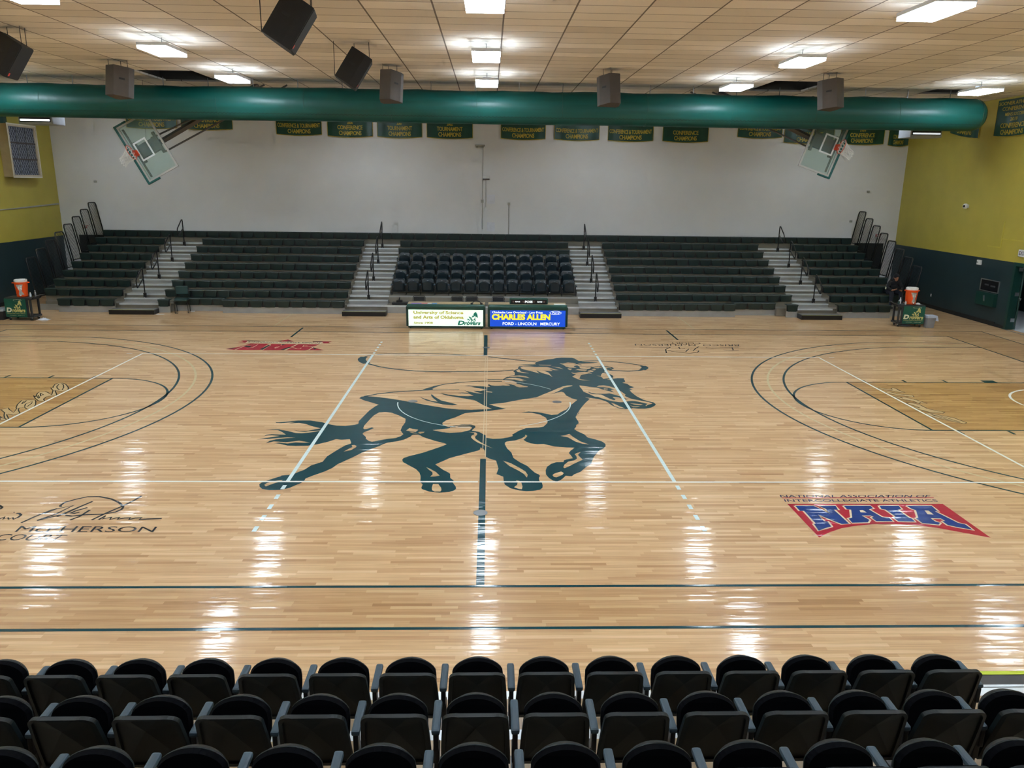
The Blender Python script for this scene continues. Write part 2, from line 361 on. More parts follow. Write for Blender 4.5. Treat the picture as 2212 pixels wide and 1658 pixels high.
PAINT = {'horse':[[(-2.647,0.241),(-2.625,0.356),(-2.527,0.407),(-2.291,0.346),(-2.065,0.251),(-1.756,0.095),(-1.588,-0.008),(-1.366,-0.147),(-1.107,-0.306),(-0.776,-0.483),(-0.517,-0.569),(-0.263,-0.588),(-0.035,-0.549),(0.157,-0.521),(-0.011,-0.266),(-0.199,0.111),(-0.347,0.206),(-0.552,0.326),(-0.829,0.497),(-0.981,0.669),(-0.75,0.55),(-0.557,0.452),(-0.354,0.44),(-0.233,0.482),(-0.331,0.619),(-0.593,0.697),(-0.485,0.73),(-0.333,0.686),(-0.449,0.91),(-0.35,0.827),(-0.182,0.689),(-0.031,0.655),(-0.17,0.767),(-0.248,0.882),(-0.102,0.863),(0.05,0.983),(-0.091,1.078),(-0.303,1.194),(-0.191,1.196),(-0.305,1.249),(-0.461,1.285),(-0.363,1.331),(-0.192,1.279),(0.007,1.255),(0.031,1.202),(0.125,1.241),(0.069,1.37),(0.088,1.464),(0.145,1.371),(0.22,1.324),(0.363,1.338),(0.411,1.365),(0.486,1.341),(0.563,1.354),(0.573,1.399),(0.527,1.454),(0.443,1.566),(0.528,1.511),(0.622,1.437),(0.678,1.382),(0.712,1.271),(0.785,1.199),(0.966,1.228),(0.973,1.276),(0.886,1.349),(0.795,1.46),(0.72,1.515),(0.737,1.592),(0.707,1.707),(0.632,1.803),(0.517,1.847),(0.4,1.857),(0.068,1.865),(0.008,1.987),(0.058,1.92),(0.42,1.916),(0.492,2.098),(0.585,2.243),(0.718,2.337),(0.711,2.433),(0.725,2.559),(0.69,2.73),(0.708,2.817),(0.811,2.974),(0.829,3.175),(0.858,3.267),(1.074,3.263),(1.233,3.29),(1.078,3.341),(0.921,3.383),(0.783,3.38),(0.977,3.454),(1.287,3.485),(1.267,3.612),(1.318,3.746),(1.43,3.894),(1.604,4.045),(1.775,4.124),(1.871,4.226),(2.009,4.28),(2.285,4.263),(2.343,4.189),(2.414,3.93),(2.441,3.882),(2.541,3.803),(2.712,3.783),(2.916,3.765),(2.854,3.71),(2.697,3.663),(2.473,3.596),(2.362,3.607),(2.412,3.529),(2.458,3.423),(2.408,3.398),(2.362,3.42),(2.333,3.35),(2.373,3.282),(2.361,3.078),(2.55,3.173),(2.684,3.231),(2.868,3.341),(2.926,3.296),(2.971,3.093),(2.966,2.915),(2.91,2.674),(2.973,2.612),(3.025,2.485),(3.071,2.319),(3.058,2.175),(2.996,2.092),(3.046,2.033),(3.146,2.095),(3.293,2.078),(3.301,2.038),(3.279,1.998),(3.28,1.799),(3.255,1.74),(3.186,1.649),(3.284,1.567),(3.318,1.378),(3.394,1.268),(3.336,1.211),(3.253,1.118),(3.323,1.083),(3.237,0.973),(3.255,0.761),(3.301,0.503),(3.392,0.22),(3.492,0.092),(3.569,0.028),(3.59,-0.083),(3.592,-0.137),(3.536,-0.257),(3.441,-0.382),(3.295,-0.46),(3.165,-0.462),(3.052,-0.418),(2.989,-0.48),(2.883,-0.496),(2.778,-0.452),(2.708,-0.347),(2.643,-0.208),(2.622,-0.114),(2.61,-0.019),(2.558,0.109),(2.444,0.254),(2.164,0.399),(2.257,0.274),(2.182,0.103),(2.093,-0.122),(2.015,-0.342),(1.935,-0.585),(1.892,-0.82),(1.809,-1.044),(1.924,-0.606),(1.881,-0.832),(1.804,-1.053),(1.809,-1.17),(1.827,-1.361),(1.818,-1.474),(1.758,-1.586),(1.746,-1.695),(1.695,-1.832),(1.744,-1.962),(1.852,-2.15),(1.886,-2.318),(2.02,-2.433),(2.12,-2.546),(2.16,-2.673),(2.146,-2.799),(2.087,-2.923),(1.989,-3.045),(1.869,-3.339),(1.805,-3.566),(1.781,-3.676),(1.693,-3.799),(1.561,-4.036),(1.445,-4.152),(1.405,-4.228),(1.363,-4.228),(1.31,-4.203),(1.264,-4.303),(1.209,-4.401),(1.145,-4.455),(1.09,-4.414),(1.034,-4.304),(0.999,-4.154),(1.007,-3.974),(1.042,-3.815),(1.119,-3.68),(1.213,-3.597),(1.329,-3.596),(1.347,-3.513),(1.39,-3.471),(1.504,-3.413),(1.488,-3.284),(1.461,-3.153),(1.503,-3.033),(1.591,-2.881),(1.449,-2.866),(1.247,-2.822),(1.062,-2.682),(0.947,-2.699),(0.835,-2.653),(0.757,-2.558),(0.717,-2.461),(0.785,-2.295),(0.793,-2.228),(0.774,-2.178),(0.754,-2.188),(0.754,-2.262),(0.691,-2.379),(0.571,-2.495),(0.412,-2.56),(0.38,-2.625),(0.378,-2.719),(0.414,-2.936),(0.48,-3.13),(0.507,-3.405),(0.602,-3.601),(0.72,-3.777),(0.827,-4.078),(0.891,-4.167),(0.902,-4.217),(0.878,-4.304),(0.876,-4.415),(0.911,-4.499),(0.917,-4.618),(0.906,-4.711),(0.866,-4.78),(0.775,-4.826),(0.66,-4.844),(0.556,-4.815),(0.427,-4.735),(0.342,-4.584),(0.326,-4.465),(0.322,-4.257),(0.216,-4.144),(0.251,-3.899),(0.216,-3.534),(0.102,-3.436),(0.043,-3.351),(0.032,-3.207),(0.027,-3.059),(0.001,-2.939),(-0.051,-2.878),(-0.06,-3.0),(-0.089,-3.045),(-0.266,-3.179),(-0.553,-3.412),(-0.776,-3.717),(-0.638,-3.956),(-0.558,-4.059),(-0.513,-4.135),(-0.504,-4.31),(-0.445,-4.419),(-0.459,-4.491),(-0.403,-4.668),(-0.395,-4.749),(-0.422,-4.817),(-0.498,-4.874),(-0.627,-4.901),(-0.785,-4.863),(-0.907,-4.762),(-0.919,-4.704),(-0.909,-4.576),(-0.952,-4.493),(-0.969,-4.237),(-1.001,-4.086),(-1.07,-3.932),(-1.211,-3.747),(-1.31,-3.612),(-1.337,-3.501),(-1.322,-3.417),(-1.243,-3.331),(-1.022,-3.155),(-0.8,-2.914),(-0.705,-2.806),(-0.644,-2.712),(-0.693,-2.65),(-0.856,-2.539),(-1.068,-2.346),(-1.188,-2.18),(-1.284,-2.181),(-1.333,-2.332),(-1.413,-2.464),(-1.527,-2.561),(-1.692,-2.642),(-1.754,-2.721),(-1.802,-2.815),(-1.933,-2.981),(-2.054,-3.16),(-2.158,-3.363),(-2.254,-3.532),(-2.362,-3.723),(-2.406,-3.883),(-2.496,-4.039),(-2.641,-4.216),(-2.73,-4.34),(-2.729,-4.425),(-2.751,-4.52),(-2.817,-4.614),(-2.879,-4.718),(-2.988,-4.798),(-3.158,-4.81),(-3.274,-4.765),(-3.339,-4.674),(-3.369,-4.581),(-3.36,-4.522),(-3.304,-4.439),(-3.223,-4.342),(-3.138,-4.255),(-3.129,-4.218),(-3.027,-4.193),(-2.937,-4.117),(-2.835,-3.963),(-2.768,-3.766),(-2.623,-3.603),(-2.6,-3.337),(-2.5,-3.045),(-2.405,-2.801),(-2.323,-2.692),(-2.318,-2.66),(-2.379,-2.453),(-2.524,-2.487),(-2.623,-2.455),(-2.738,-2.601),(-2.902,-2.743),(-3.049,-2.813),(-3.248,-2.823),(-3.392,-2.809),(-3.549,-2.711),(-3.655,-2.693),(-3.575,-2.649),(-3.419,-2.701),(-3.292,-2.64),(-3.155,-2.658),(-3.038,-2.635),(-3.139,-2.598),(-3.253,-2.544),(-3.355,-2.59),(-3.468,-2.629),(-3.684,-2.583),(-3.8,-2.682),(-3.763,-2.555),(-3.673,-2.471),(-3.494,-2.405),(-3.36,-2.377),(-3.505,-2.359),(-3.661,-2.4),(-3.851,-2.46),(-4.019,-2.484),(-3.867,-2.401),(-3.66,-2.284),(-3.808,-2.236),(-3.904,-2.27),(-3.937,-2.32),(-3.917,-2.22),(-3.832,-2.186),(-3.681,-2.201),(-3.57,-2.207),(-3.659,-2.083),(-3.78,-1.946),(-3.893,-1.923),(-4.015,-1.907),(-3.903,-1.885),(-3.767,-1.911),(-3.596,-1.996),(-3.419,-2.114),(-3.309,-2.13),(-3.162,-2.078),(-2.915,-1.937),(-3.128,-1.991),(-3.276,-2.045),(-3.398,-2.022),(-3.499,-1.936),(-3.382,-2.001),(-3.236,-1.986),(-3.022,-1.833),(-3.186,-1.728),(-3.364,-1.568),(-3.499,-1.503),(-3.688,-1.542),(-3.578,-1.452),(-3.835,-1.525),(-3.926,-1.515),(-3.954,-1.457),(-3.912,-1.482),(-3.74,-1.424),(-3.546,-1.355),(-3.324,-1.352),(-3.08,-1.454),(-2.947,-1.563),(-2.761,-1.67),(-2.595,-1.686),(-2.443,-1.612),(-2.375,-1.556),(-2.396,-1.379),(-2.358,-1.091),(-2.3,-0.661),(-2.219,-0.345),(-2.168,-0.252),(-2.363,-0.068),(-2.545,0.097)],[(-1.408,0.876),(-1.306,1.066),(-1.152,1.255),(-0.989,1.358),(-1.128,1.112),(-1.161,1.025),(-1.13,0.945),(-1.265,0.895)],[(-1.411,0.397),(-1.281,0.24),(-1.094,0.048),(-0.979,0.002),(-1.098,0.292),(-1.15,0.492),(-1.149,0.594),(-1.048,0.343),(-0.913,0.099),(-0.72,-0.066),(-0.55,-0.218),(-0.658,-0.266),(-0.855,-0.209),(-1.061,-0.047),(-1.229,0.094)],[(3.027,3.117),(3.105,3.151),(3.146,3.071),(3.19,3.054),(3.109,2.897),(3.028,2.917)]],
'horse_wood':[[(0.098,-0.185),(0.386,-0.086),(0.7,0.137),(0.928,0.262),(1.113,0.365),(1.314,0.657),(1.52,0.941),(1.627,1.105),(1.767,1.292),(1.891,1.387),(1.997,1.397),(1.99,1.333),(1.806,1.2),(1.604,0.836),(1.429,0.607),(1.589,0.759),(1.697,0.831),(1.747,0.769),(1.769,0.528),(1.873,0.294),(1.977,0.181),(1.838,-0.126),(1.783,-0.237),(1.675,-0.544),(1.557,-0.708),(1.457,-0.898),(1.372,-0.914),(1.344,-0.932),(1.234,-0.841),(1.065,-0.734),(0.89,-0.695),(0.733,-0.779),(0.944,-0.776),(1.113,-0.903),(1.214,-1.119),(1.232,-1.349),(1.211,-1.481),(1.13,-1.684),(1.038,-1.739),(0.793,-1.778),(0.654,-1.938),(0.517,-2.18),(0.536,-2.248),(0.449,-2.332),(0.31,-2.399),(0.173,-2.417),(0.047,-2.352),(0.036,-2.219),(-0.08,-2.028),(-0.221,-1.936),(-0.154,-1.727),(-0.168,-1.649),(-0.24,-1.572),(-0.419,-1.574),(-0.593,-1.674),(-0.661,-1.732),(-0.774,-1.617),(-0.794,-1.48),(-0.731,-1.318),(-0.558,-1.11),(-0.382,-0.831),(-0.146,-0.741),(0.093,-0.672),(0.208,-0.609),(0.447,-0.516),(0.338,-0.427),(0.21,-0.307)],[(-2.242,-1.826),(-2.246,-1.653),(-2.205,-1.295),(-2.163,-1.005),(-2.091,-0.811),(-1.973,-0.766),(-1.828,-0.829),(-1.658,-1.019),(-1.519,-1.226),(-1.502,-1.448),(-1.532,-1.723),(-1.536,-1.95),(-1.46,-2.17),(-1.494,-2.278),(-1.572,-2.385),(-1.722,-2.439),(-1.866,-2.527),(-1.967,-2.597),(-2.03,-2.546),(-2.103,-2.425),(-2.111,-2.337),(-2.201,-2.159),(-2.193,-2.068),(-2.109,-1.938),(-2.047,-1.813),(-2.088,-1.767),(-2.167,-1.863),(-2.21,-1.882)],[(-1.434,-1.96),(-1.385,-1.801),(-1.326,-1.854),(-1.213,-1.905),(-1.249,-2.038)],[(-1.368,-2.029),(-1.308,-2.038),(-1.203,-2.14),(-1.29,-2.113)],[(-1.203,-2.078),(-1.18,-2.027),(-1.086,-2.026),(-1.105,-2.094),(-1.16,-2.139)],[(-0.946,-1.92),(-0.739,-1.847),(-0.417,-1.701),(-0.252,-1.699),(-0.217,-1.771),(-0.257,-1.913),(-0.405,-2.036),(-0.618,-2.079),(-0.782,-2.033)],[(-0.635,-1.75),(-0.474,-1.647),(-0.309,-1.609),(-0.197,-1.652),(-0.308,-1.638),(-0.473,-1.684),(-0.633,-1.786)],[(-0.276,-2.028),(-0.146,-2.051),(-0.113,-2.136),(-0.132,-2.237),(-0.158,-2.304),(-0.14,-2.42),(-0.054,-2.597),(0.061,-2.785),(0.168,-2.931),(0.03,-2.785),(-0.095,-2.629),(-0.181,-2.469),(-0.226,-2.338),(-0.218,-2.238),(-0.166,-2.153),(-0.178,-2.085)],[(-0.913,-3.847),(-0.857,-3.904),(-0.744,-4.059),(-0.674,-4.216),(-0.74,-4.249),(-0.82,-4.261),(-0.787,-4.161),(-0.798,-4.072),(-0.863,-3.957)],[(-0.754,-4.564),(-0.674,-4.563),(-0.621,-4.715),(-0.611,-4.806),(-0.625,-4.863),(-0.707,-4.863),(-0.75,-4.807),(-0.761,-4.715)],[(-2.291,-2.785),(-2.248,-2.769),(-2.2,-2.815),(-2.197,-2.892),(-2.262,-3.043),(-2.373,-3.118),(-2.32,-2.998),(-2.26,-2.877)],[(-3.288,-4.604),(-3.274,-4.545),(-3.185,-4.45),(-3.064,-4.402),(-3.081,-4.474),(-3.16,-4.545),(-3.211,-4.615),(-3.249,-4.669)],[(0.328,-3.533),(0.456,-3.656),(0.592,-3.871),(0.68,-4.027),(0.71,-4.18),(0.691,-4.293),(0.647,-4.13),(0.56,-3.976),(0.433,-3.792)],[(0.517,-4.416),(0.562,-4.428),(0.595,-4.5),(0.607,-4.665),(0.593,-4.769),(0.55,-4.758),(0.477,-4.689),(0.529,-4.595),(0.537,-4.5)],[(1.402,-2.239),(1.481,-2.205),(1.575,-2.119),(1.622,-2.288),(1.731,-2.549),(1.864,-2.707),(1.749,-2.67),(1.637,-2.55),(1.533,-2.322)],[(1.672,-3.107),(1.614,-3.225),(1.612,-3.283),(1.663,-3.483),(1.518,-3.65),(1.386,-3.814),(1.322,-3.88),(1.302,-3.841),(1.339,-3.706),(1.409,-3.582),(1.523,-3.512),(1.572,-3.427),(1.574,-3.313),(1.555,-3.211),(1.602,-3.152)],[(1.098,-4.191),(1.131,-4.128),(1.252,-4.025),(1.287,-4.102),(1.257,-4.178),(1.155,-4.284),(1.12,-4.266)],[(2.154,1.393),(2.232,1.357),(2.373,1.266),(2.519,1.214),(2.629,1.052),(2.726,0.946),(2.861,0.789),(2.811,1.008),(2.909,1.039),(2.809,1.183),(2.676,1.254),(2.53,1.262),(2.599,1.383),(2.718,1.411),(2.831,1.331),(2.949,1.167),(3.021,0.916),(3.087,0.619),(3.046,0.516),(3.096,0.382),(3.166,0.266),(3.364,0.122),(3.479,0.027),(3.532,-0.084),(3.423,-0.165),(3.362,-0.275),(3.357,-0.213),(3.427,-0.102),(3.339,-0.008),(3.223,0.087),(3.122,0.118),(3.026,0.084),(2.944,0.018),(2.855,0.017),(2.731,0.079),(2.614,0.191),(2.5,0.338),(2.448,0.421),(2.387,0.437),(2.308,0.605),(2.236,0.76),(2.19,0.847),(2.173,1.098),(2.154,1.262)],[(3.05,-0.06),(3.155,-0.09),(3.319,-0.135),(3.258,-0.199),(3.141,-0.169)],[(3.032,-0.187),(3.074,-0.295),(3.232,-0.292),(3.159,-0.355),(3.071,-0.363)],[(2.661,-0.034),(2.715,-0.081),(2.791,-0.268),(2.89,-0.451),(2.785,-0.407),(2.701,-0.285),(2.679,-0.145)],[(2.677,1.125),(2.764,1.109),(2.752,1.054),(2.673,1.063)],[(2.679,2.331),(2.774,2.292),(2.816,2.481),(2.87,2.609),(2.957,2.505),(2.973,2.276),(2.966,2.092),(2.87,2.049),(2.784,2.007),(2.791,2.128),(2.756,2.23)],[(2.876,1.957),(2.949,1.982),(2.965,1.891)],[(2.095,2.634),(2.18,2.572),(2.27,2.647),(2.431,2.706),(2.55,2.666),(2.592,2.518),(2.515,2.55),(2.424,2.472),(2.305,2.364),(2.237,2.076),(2.191,2.115),(2.262,1.956),(2.458,1.861),(2.29,1.857),(2.193,1.954),(2.129,2.094),(2.077,2.215),(2.202,2.446),(2.123,2.507)],[(2.212,2.862),(2.298,2.988),(2.52,2.927),(2.486,2.816),(2.372,2.813),(2.267,2.898)],[(2.514,2.795),(2.598,2.884),(2.68,2.799),(2.613,2.68),(2.518,2.739)],[(2.63,2.973),(2.713,3.051),(2.753,2.954),(2.699,2.865)],[(2.366,3.123),(2.546,3.141),(2.659,3.198),(2.607,3.04),(2.525,2.971),(2.379,3.056)],[(2.709,3.177),(2.859,3.272),(2.942,3.115),(2.861,3.136),(2.823,3.09),(2.733,3.123)],[(2.218,3.618),(2.26,3.511),(2.324,3.512),(2.396,3.481),(2.432,3.422),(2.343,3.387),(2.298,3.465),(2.24,3.524)],[(1.893,3.595),(1.979,3.588),(2.119,3.71),(2.255,3.666),(2.319,3.559),(2.258,3.487),(2.354,3.397),(2.264,3.348),(2.222,3.256),(2.287,3.121),(2.105,3.139),(2.021,3.251),(1.986,3.434)],[(0.879,3.132),(0.945,3.215),(1.227,3.185),(1.543,3.193),(1.648,3.061),(1.731,2.93),(1.819,2.866),(1.715,2.863),(1.579,2.97),(1.66,2.818),(1.624,2.752),(1.462,2.792),(1.406,2.878),(1.549,2.579),(1.606,2.143),(1.534,2.368),(1.376,2.575),(1.249,2.83),(1.311,2.509),(1.197,2.656),(1.053,2.825),(0.953,2.911),(0.896,3.02)],[(0.758,2.797),(0.84,2.93),(0.872,2.691),(1.068,2.516),(0.937,2.543),(0.799,2.646)],[(0.513,2.131),(0.676,2.266),(0.827,2.302),(0.974,2.231),(1.055,2.05),(0.919,2.128),(0.773,2.186),(0.622,2.142)],[(0.459,1.929),(0.58,2.06),(0.719,2.071),(0.816,2.005),(0.974,1.81),(0.858,1.847),(0.903,1.75),(0.807,1.787),(0.694,1.902),(0.577,1.92)],[(1.348,3.441),(1.675,3.403),(1.649,3.342),(1.375,3.372)],[(0.033,0.861),(0.171,0.789),(0.162,0.74),(0.033,0.787)],[(2.056,3.071),(2.165,3.007),(2.099,2.872),(2.048,2.981)],[(1.663,3.251),(1.855,3.156),(1.941,2.957),(1.798,3.109)]],
'horse_top':[[(2.284,0.849),(2.347,0.762),(2.456,0.677),(2.641,0.68),(2.748,0.717),(2.856,0.581),(2.971,0.447),(3.064,0.199),(2.983,0.247),(2.896,0.378),(2.767,0.426),(2.779,0.326),(2.809,0.26),(2.778,0.178),(2.747,0.177),(2.696,0.258),(2.628,0.407),(2.548,0.61),(2.361,0.658),(2.305,0.726)]],
'horse_strokes':[(0.05,[(-0.011,4.434),(-0.714,4.544),(-1.391,4.68),(-2.065,4.715),(-2.562,4.669),(-2.919,4.48),(-3.094,4.323),(-3.185,4.17)]),(0.2,[(-3.16,4.223),(-3.191,4.058),(-3.184,3.911),(-3.118,3.697),(-2.981,3.475)]),(0.07,[(-2.981,3.475),(-2.599,3.101),(-2.184,2.865),(-1.709,2.701),(-1.096,2.632),(0.045,2.659),(0.331,2.721),(0.537,2.791),(0.703,2.848)]),(0.06,[(2.44,3.872),(2.62,3.916),(2.972,3.935),(3.265,3.846),(3.569,3.71),(3.861,3.528),(3.991,3.369)]),(0.17,[(3.991,3.369),(4.023,3.232),(3.996,3.118),(3.902,2.96)]),(0.08,[(3.902,2.96),(3.791,2.869),(3.518,2.797),(3.217,2.855),(3.067,2.896)]),(0.07,[(0.074,4.327),(0.674,4.044),(1.302,3.746)]),(0.05,[(-1.151,1.244),(-0.881,1.461),(-0.53,1.629),(-0.17,1.729),(0.033,1.751),(0.398,1.731)]),(0.04,[(-1.157,0.934),(-0.604,0.96),(-0.562,0.961)]),(0.06,[(-2.563,0.387),(-2.322,0.573),(-2.069,0.707),(-1.74,0.817),(-1.375,0.893)]),(0.06,[(2.914,3.365),(3.071,3.277),(3.164,3.188),(3.19,3.054)]),(0.03,[(2.38,3.246),(2.688,3.258)])],
'mid_lines':[(0.022,[(-0.001,4.221),(-0.002,-0.673)]),(0.022,[(0.053,4.223),(0.046,-0.672)]),(0.022,[(0.006,-0.55),(-0.008,-2.908)]),(0.022,[(0.051,-0.549),(0.039,-3.351)])],
'naia_red':[[(4.425,-5.308),(6.721,-5.307),(6.725,-6.418),(6.489,-6.286),(6.164,-6.108),(5.92,-6.025),(5.647,-5.991),(5.352,-5.997),(5.115,-6.04),(4.861,-6.122),(4.634,-6.251),(4.512,-6.339),(4.434,-6.407)]],
'naia_blue':[[(4.513,-5.38),(4.78,-5.379),(4.902,-5.663),(4.912,-5.483),(4.852,-5.391),(5.102,-5.379),(5.078,-5.519),(5.017,-5.519),(5.025,-5.984),(4.917,-5.997),(4.716,-5.681),(4.71,-5.906),(4.754,-5.906),(4.739,-6.073),(4.639,-6.122),(4.513,-6.203),(4.534,-5.996),(4.565,-5.973),(4.572,-5.556),(4.512,-5.556)],[(5.224,-5.379),(5.616,-5.379),(5.609,-5.472),(5.53,-5.508),(5.59,-5.769),(5.678,-5.786),(5.675,-5.907),(5.441,-5.906),(5.433,-5.786),(5.475,-5.762),(5.452,-5.716),(5.326,-5.716),(5.344,-5.786),(5.367,-5.862),(5.307,-5.94),(5.081,-5.957),(5.092,-5.82),(5.16,-5.786),(5.267,-5.519),(5.215,-5.501)],[(5.746,-5.379),(6.031,-5.379),(6.009,-5.493),(5.943,-5.519),(5.96,-5.786),(5.986,-5.821),(5.978,-5.917),(5.749,-5.907),(5.745,-5.786),(5.792,-5.751),(5.768,-5.519),(5.72,-5.493)],[(6.147,-5.379),(6.517,-5.378),(6.499,-5.519),(6.498,-5.573),(6.453,-5.573),(6.557,-5.958),(6.629,-6.009),(6.631,-6.183),(6.463,-6.092),(6.374,-6.032),(6.366,-5.907),(6.416,-5.897),(6.398,-5.814),(6.26,-5.807),(6.263,-5.907),(6.308,-5.958),(6.251,-6.018),(6.055,-5.964),(6.049,-5.814),(6.094,-5.786),(6.199,-5.537),(6.16,-5.482)]],
'naia_holes':[[(5.38,-5.537),(5.429,-5.53),(5.448,-5.617),(5.361,-5.61)],[(6.321,-5.537),(6.372,-5.555),(6.372,-5.688),(6.29,-5.674)]],
'naia_line':[(0.025,[(4.429,-5.09),(6.716,-5.082)])],
'naia_t1':[(4.418,-5.07),(6.653,-5.067),(6.728,-4.975),(4.431,-4.979)],
'naia_t2':[(4.423,-5.233),(6.702,-5.23),(6.714,-5.141),(4.433,-5.144)],
'sig_near':[(0.035,[(-6.116,-5.945),(-6.051,-5.756),(-5.949,-5.533),(-5.725,-5.37),(-5.814,-5.665),(-5.95,-5.87)]),(0.035,[(-5.95,-5.87),(-5.707,-5.665),(-5.615,-5.425),(-5.53,-5.23)]),(0.035,[(-5.754,-5.748),(-5.668,-5.533),(-5.53,-5.23)]),(0.035,[(-5.986,-5.652),(-5.935,-5.559),(-5.894,-5.474)]),(0.035,[(-5.495,-5.446),(-5.601,-5.559),(-5.631,-5.626),(-5.571,-5.639),(-5.527,-5.599)]),(0.035,[(-5.422,-5.527),(-5.454,-5.743),(-5.522,-5.858)]),(0.035,[(-5.665,-5.704),(-5.567,-5.73),(-5.427,-5.691),(-5.183,-5.665),(-5.042,-5.599),(-4.998,-5.506),(-5.013,-5.424),(-5.138,-5.272),(-5.308,-5.144),(-5.518,-5.058),(-5.684,-5.064),(-5.805,-5.159),(-5.898,-5.259),(-5.906,-5.37),(-5.874,-5.419)]),(0.035,[(-4.931,-5.027),(-4.959,-5.172),(-5.037,-5.397),(-5.144,-5.613),(-5.238,-5.858)]),(0.035,[(-5.15,-5.845),(-5.116,-5.717),(-5.109,-5.82),(-5.017,-5.769),(-5.002,-5.845),(-4.952,-5.795),(-4.911,-5.769),(-4.903,-5.833),(-4.835,-5.795),(-4.756,-5.782),(-4.749,-5.846),(-4.687,-5.795),(-4.607,-5.782),(-4.612,-5.846),(-4.514,-5.825),(-4.326,-5.808)]),(0.035,[(-6.758,-5.37),(-6.728,-5.384),(-6.663,-5.439),(-6.655,-5.506)]),(0.035,[(-6.48,-5.832),(-6.442,-5.755),(-6.417,-5.832),(-6.384,-5.781),(-6.344,-5.832),(-6.321,-5.781),(-6.281,-5.832),(-6.255,-5.768),(-6.262,-5.691),(-6.319,-5.639),(-6.353,-5.644)]),(0.035,[(-6.412,-5.607),(-6.401,-5.599)])],
'near_t1':[(-6.043,-6.222),(-4.269,-6.226),(-4.279,-6.065),(-6.064,-6.036)],
'near_t2':[(-6.168,-6.463),(-5.352,-6.465),(-5.311,-6.306),(-6.169,-6.281)],
'near_t0':[(-7.357,-6.255),(-6.248,-6.234),(-6.287,-6.067),(-7.421,-6.066)],
'far_t1':[(7.337,6.156),(4.284,6.118),(4.275,5.923),(7.263,5.923)],
'far_t2':[(6.271,6.392),(5.373,6.38),(5.354,6.216),(6.227,6.191)],
'sig_far':[(0.035,[(4.343,5.708),(4.572,5.689),(4.721,5.634),(4.908,5.674),(5.08,5.645),(5.172,5.734),(5.244,5.736),(5.023,5.389),(4.949,4.936)]),(0.035,[(5.049,5.265),(5.265,5.067),(5.575,4.915),(5.834,5.043),(5.924,5.251),(5.846,5.29)]),(0.035,[(5.521,5.115),(5.704,5.495),(5.76,5.229),(5.923,5.586),(6.07,5.806)]),(0.035,[(5.479,5.744),(5.453,5.487),(5.607,5.534)]),(0.035,[(6.235,5.682),(6.369,5.583),(6.662,5.669),(7.208,5.747)]),(0.035,[(6.654,5.398),(6.807,5.261),(7.066,5.327)]),(0.035,[(6.997,5.706),(6.927,5.364)])],
'sac_red':[[(-6.811,4.977),(-6.74,5.406),(-6.585,5.833),(-6.068,5.82),(-6.096,5.595),(-6.077,4.999)],[(-5.995,4.967),(-6.002,5.8),(-5.277,5.801),(-5.378,5.413),(-5.446,4.984)],[(-5.374,4.986),(-5.247,5.802),(-4.649,5.769),(-4.787,5.432),(-4.754,5.217),(-4.861,4.974)],[(-7.036,5.089),(-6.828,5.309),(-6.74,5.406),(-6.807,5.012)],[(-4.802,5.432),(-4.356,5.003),(-4.795,5.004)],[(-5.943,6.146),(-5.697,6.453),(-5.452,6.147)],[(-6.995,6.281),(-6.818,6.256),(-6.761,6.118),(-6.771,5.948),(-6.863,5.999),(-6.995,6.033),(-6.867,6.114)],[(-4.943,6.211),(-4.385,6.199),(-4.469,6.08),(-4.378,5.929),(-4.575,5.923),(-4.645,6.112),(-4.911,6.134)]],
'sac_dark':[[(-7.019,5.104),(-6.885,5.257),(-6.809,5.296),(-6.876,5.136)],[(-6.652,5.409),(-6.612,5.52),(-6.46,5.51),(-6.459,5.307),(-6.578,5.361)],[(-6.111,5.068),(-6.036,5.649),(-5.978,5.599),(-6.019,5.001)],[(-5.723,5.771),(-5.573,5.776),(-5.636,5.61)],[(-5.551,5.051),(-5.407,5.412),(-5.319,5.415),(-5.461,4.983)],[(-4.756,5.361),(-4.608,5.222),(-4.636,5.079)],[(-4.49,5.083),(-4.356,5.003),(-4.504,5.013)],[(-5.901,6.163),(-5.811,6.291),(-5.821,6.15)],[(-5.658,6.233),(-5.619,6.266),(-5.471,6.162),(-5.669,6.155)],[(-6.818,6.256),(-6.439,6.222),(-6.441,6.175),(-6.78,6.179)],[(-4.943,6.211),(-4.658,6.174),(-4.648,6.128),(-4.914,6.15)]],
'sac_cream':[[(-6.766,6.133),(-4.606,6.075),(-4.645,5.822),(-6.752,5.934)]],
'sac_creamline':[(0.03,[(-6.753,4.979),(-6.641,5.519),(-6.34,5.714),(-6.371,5.309),(-6.5,5.198)]),(0.03,[(-6.024,4.966),(-5.977,5.651),(-6.062,5.798)]),(0.03,[(-5.767,5.257),(-5.746,5.402),(-5.682,5.44),(-5.737,5.2)]),(0.03,[(-5.428,4.97),(-5.334,5.415),(-5.258,5.787)]),(0.03,[(-4.788,5.039),(-4.749,5.361),(-4.81,5.468),(-5.047,5.46),(-5.056,5.629),(-4.941,5.589)]),(0.03,[(-5.301,5.343),(-5.141,5.169),(-5.044,5.194),(-5.052,5.294)]),(0.03,[(-5.681,5.609),(-5.678,5.773)])],
'sac_text':[(-4.681,6.065),(-6.731,6.119),(-6.71,5.996),(-4.673,5.882)],
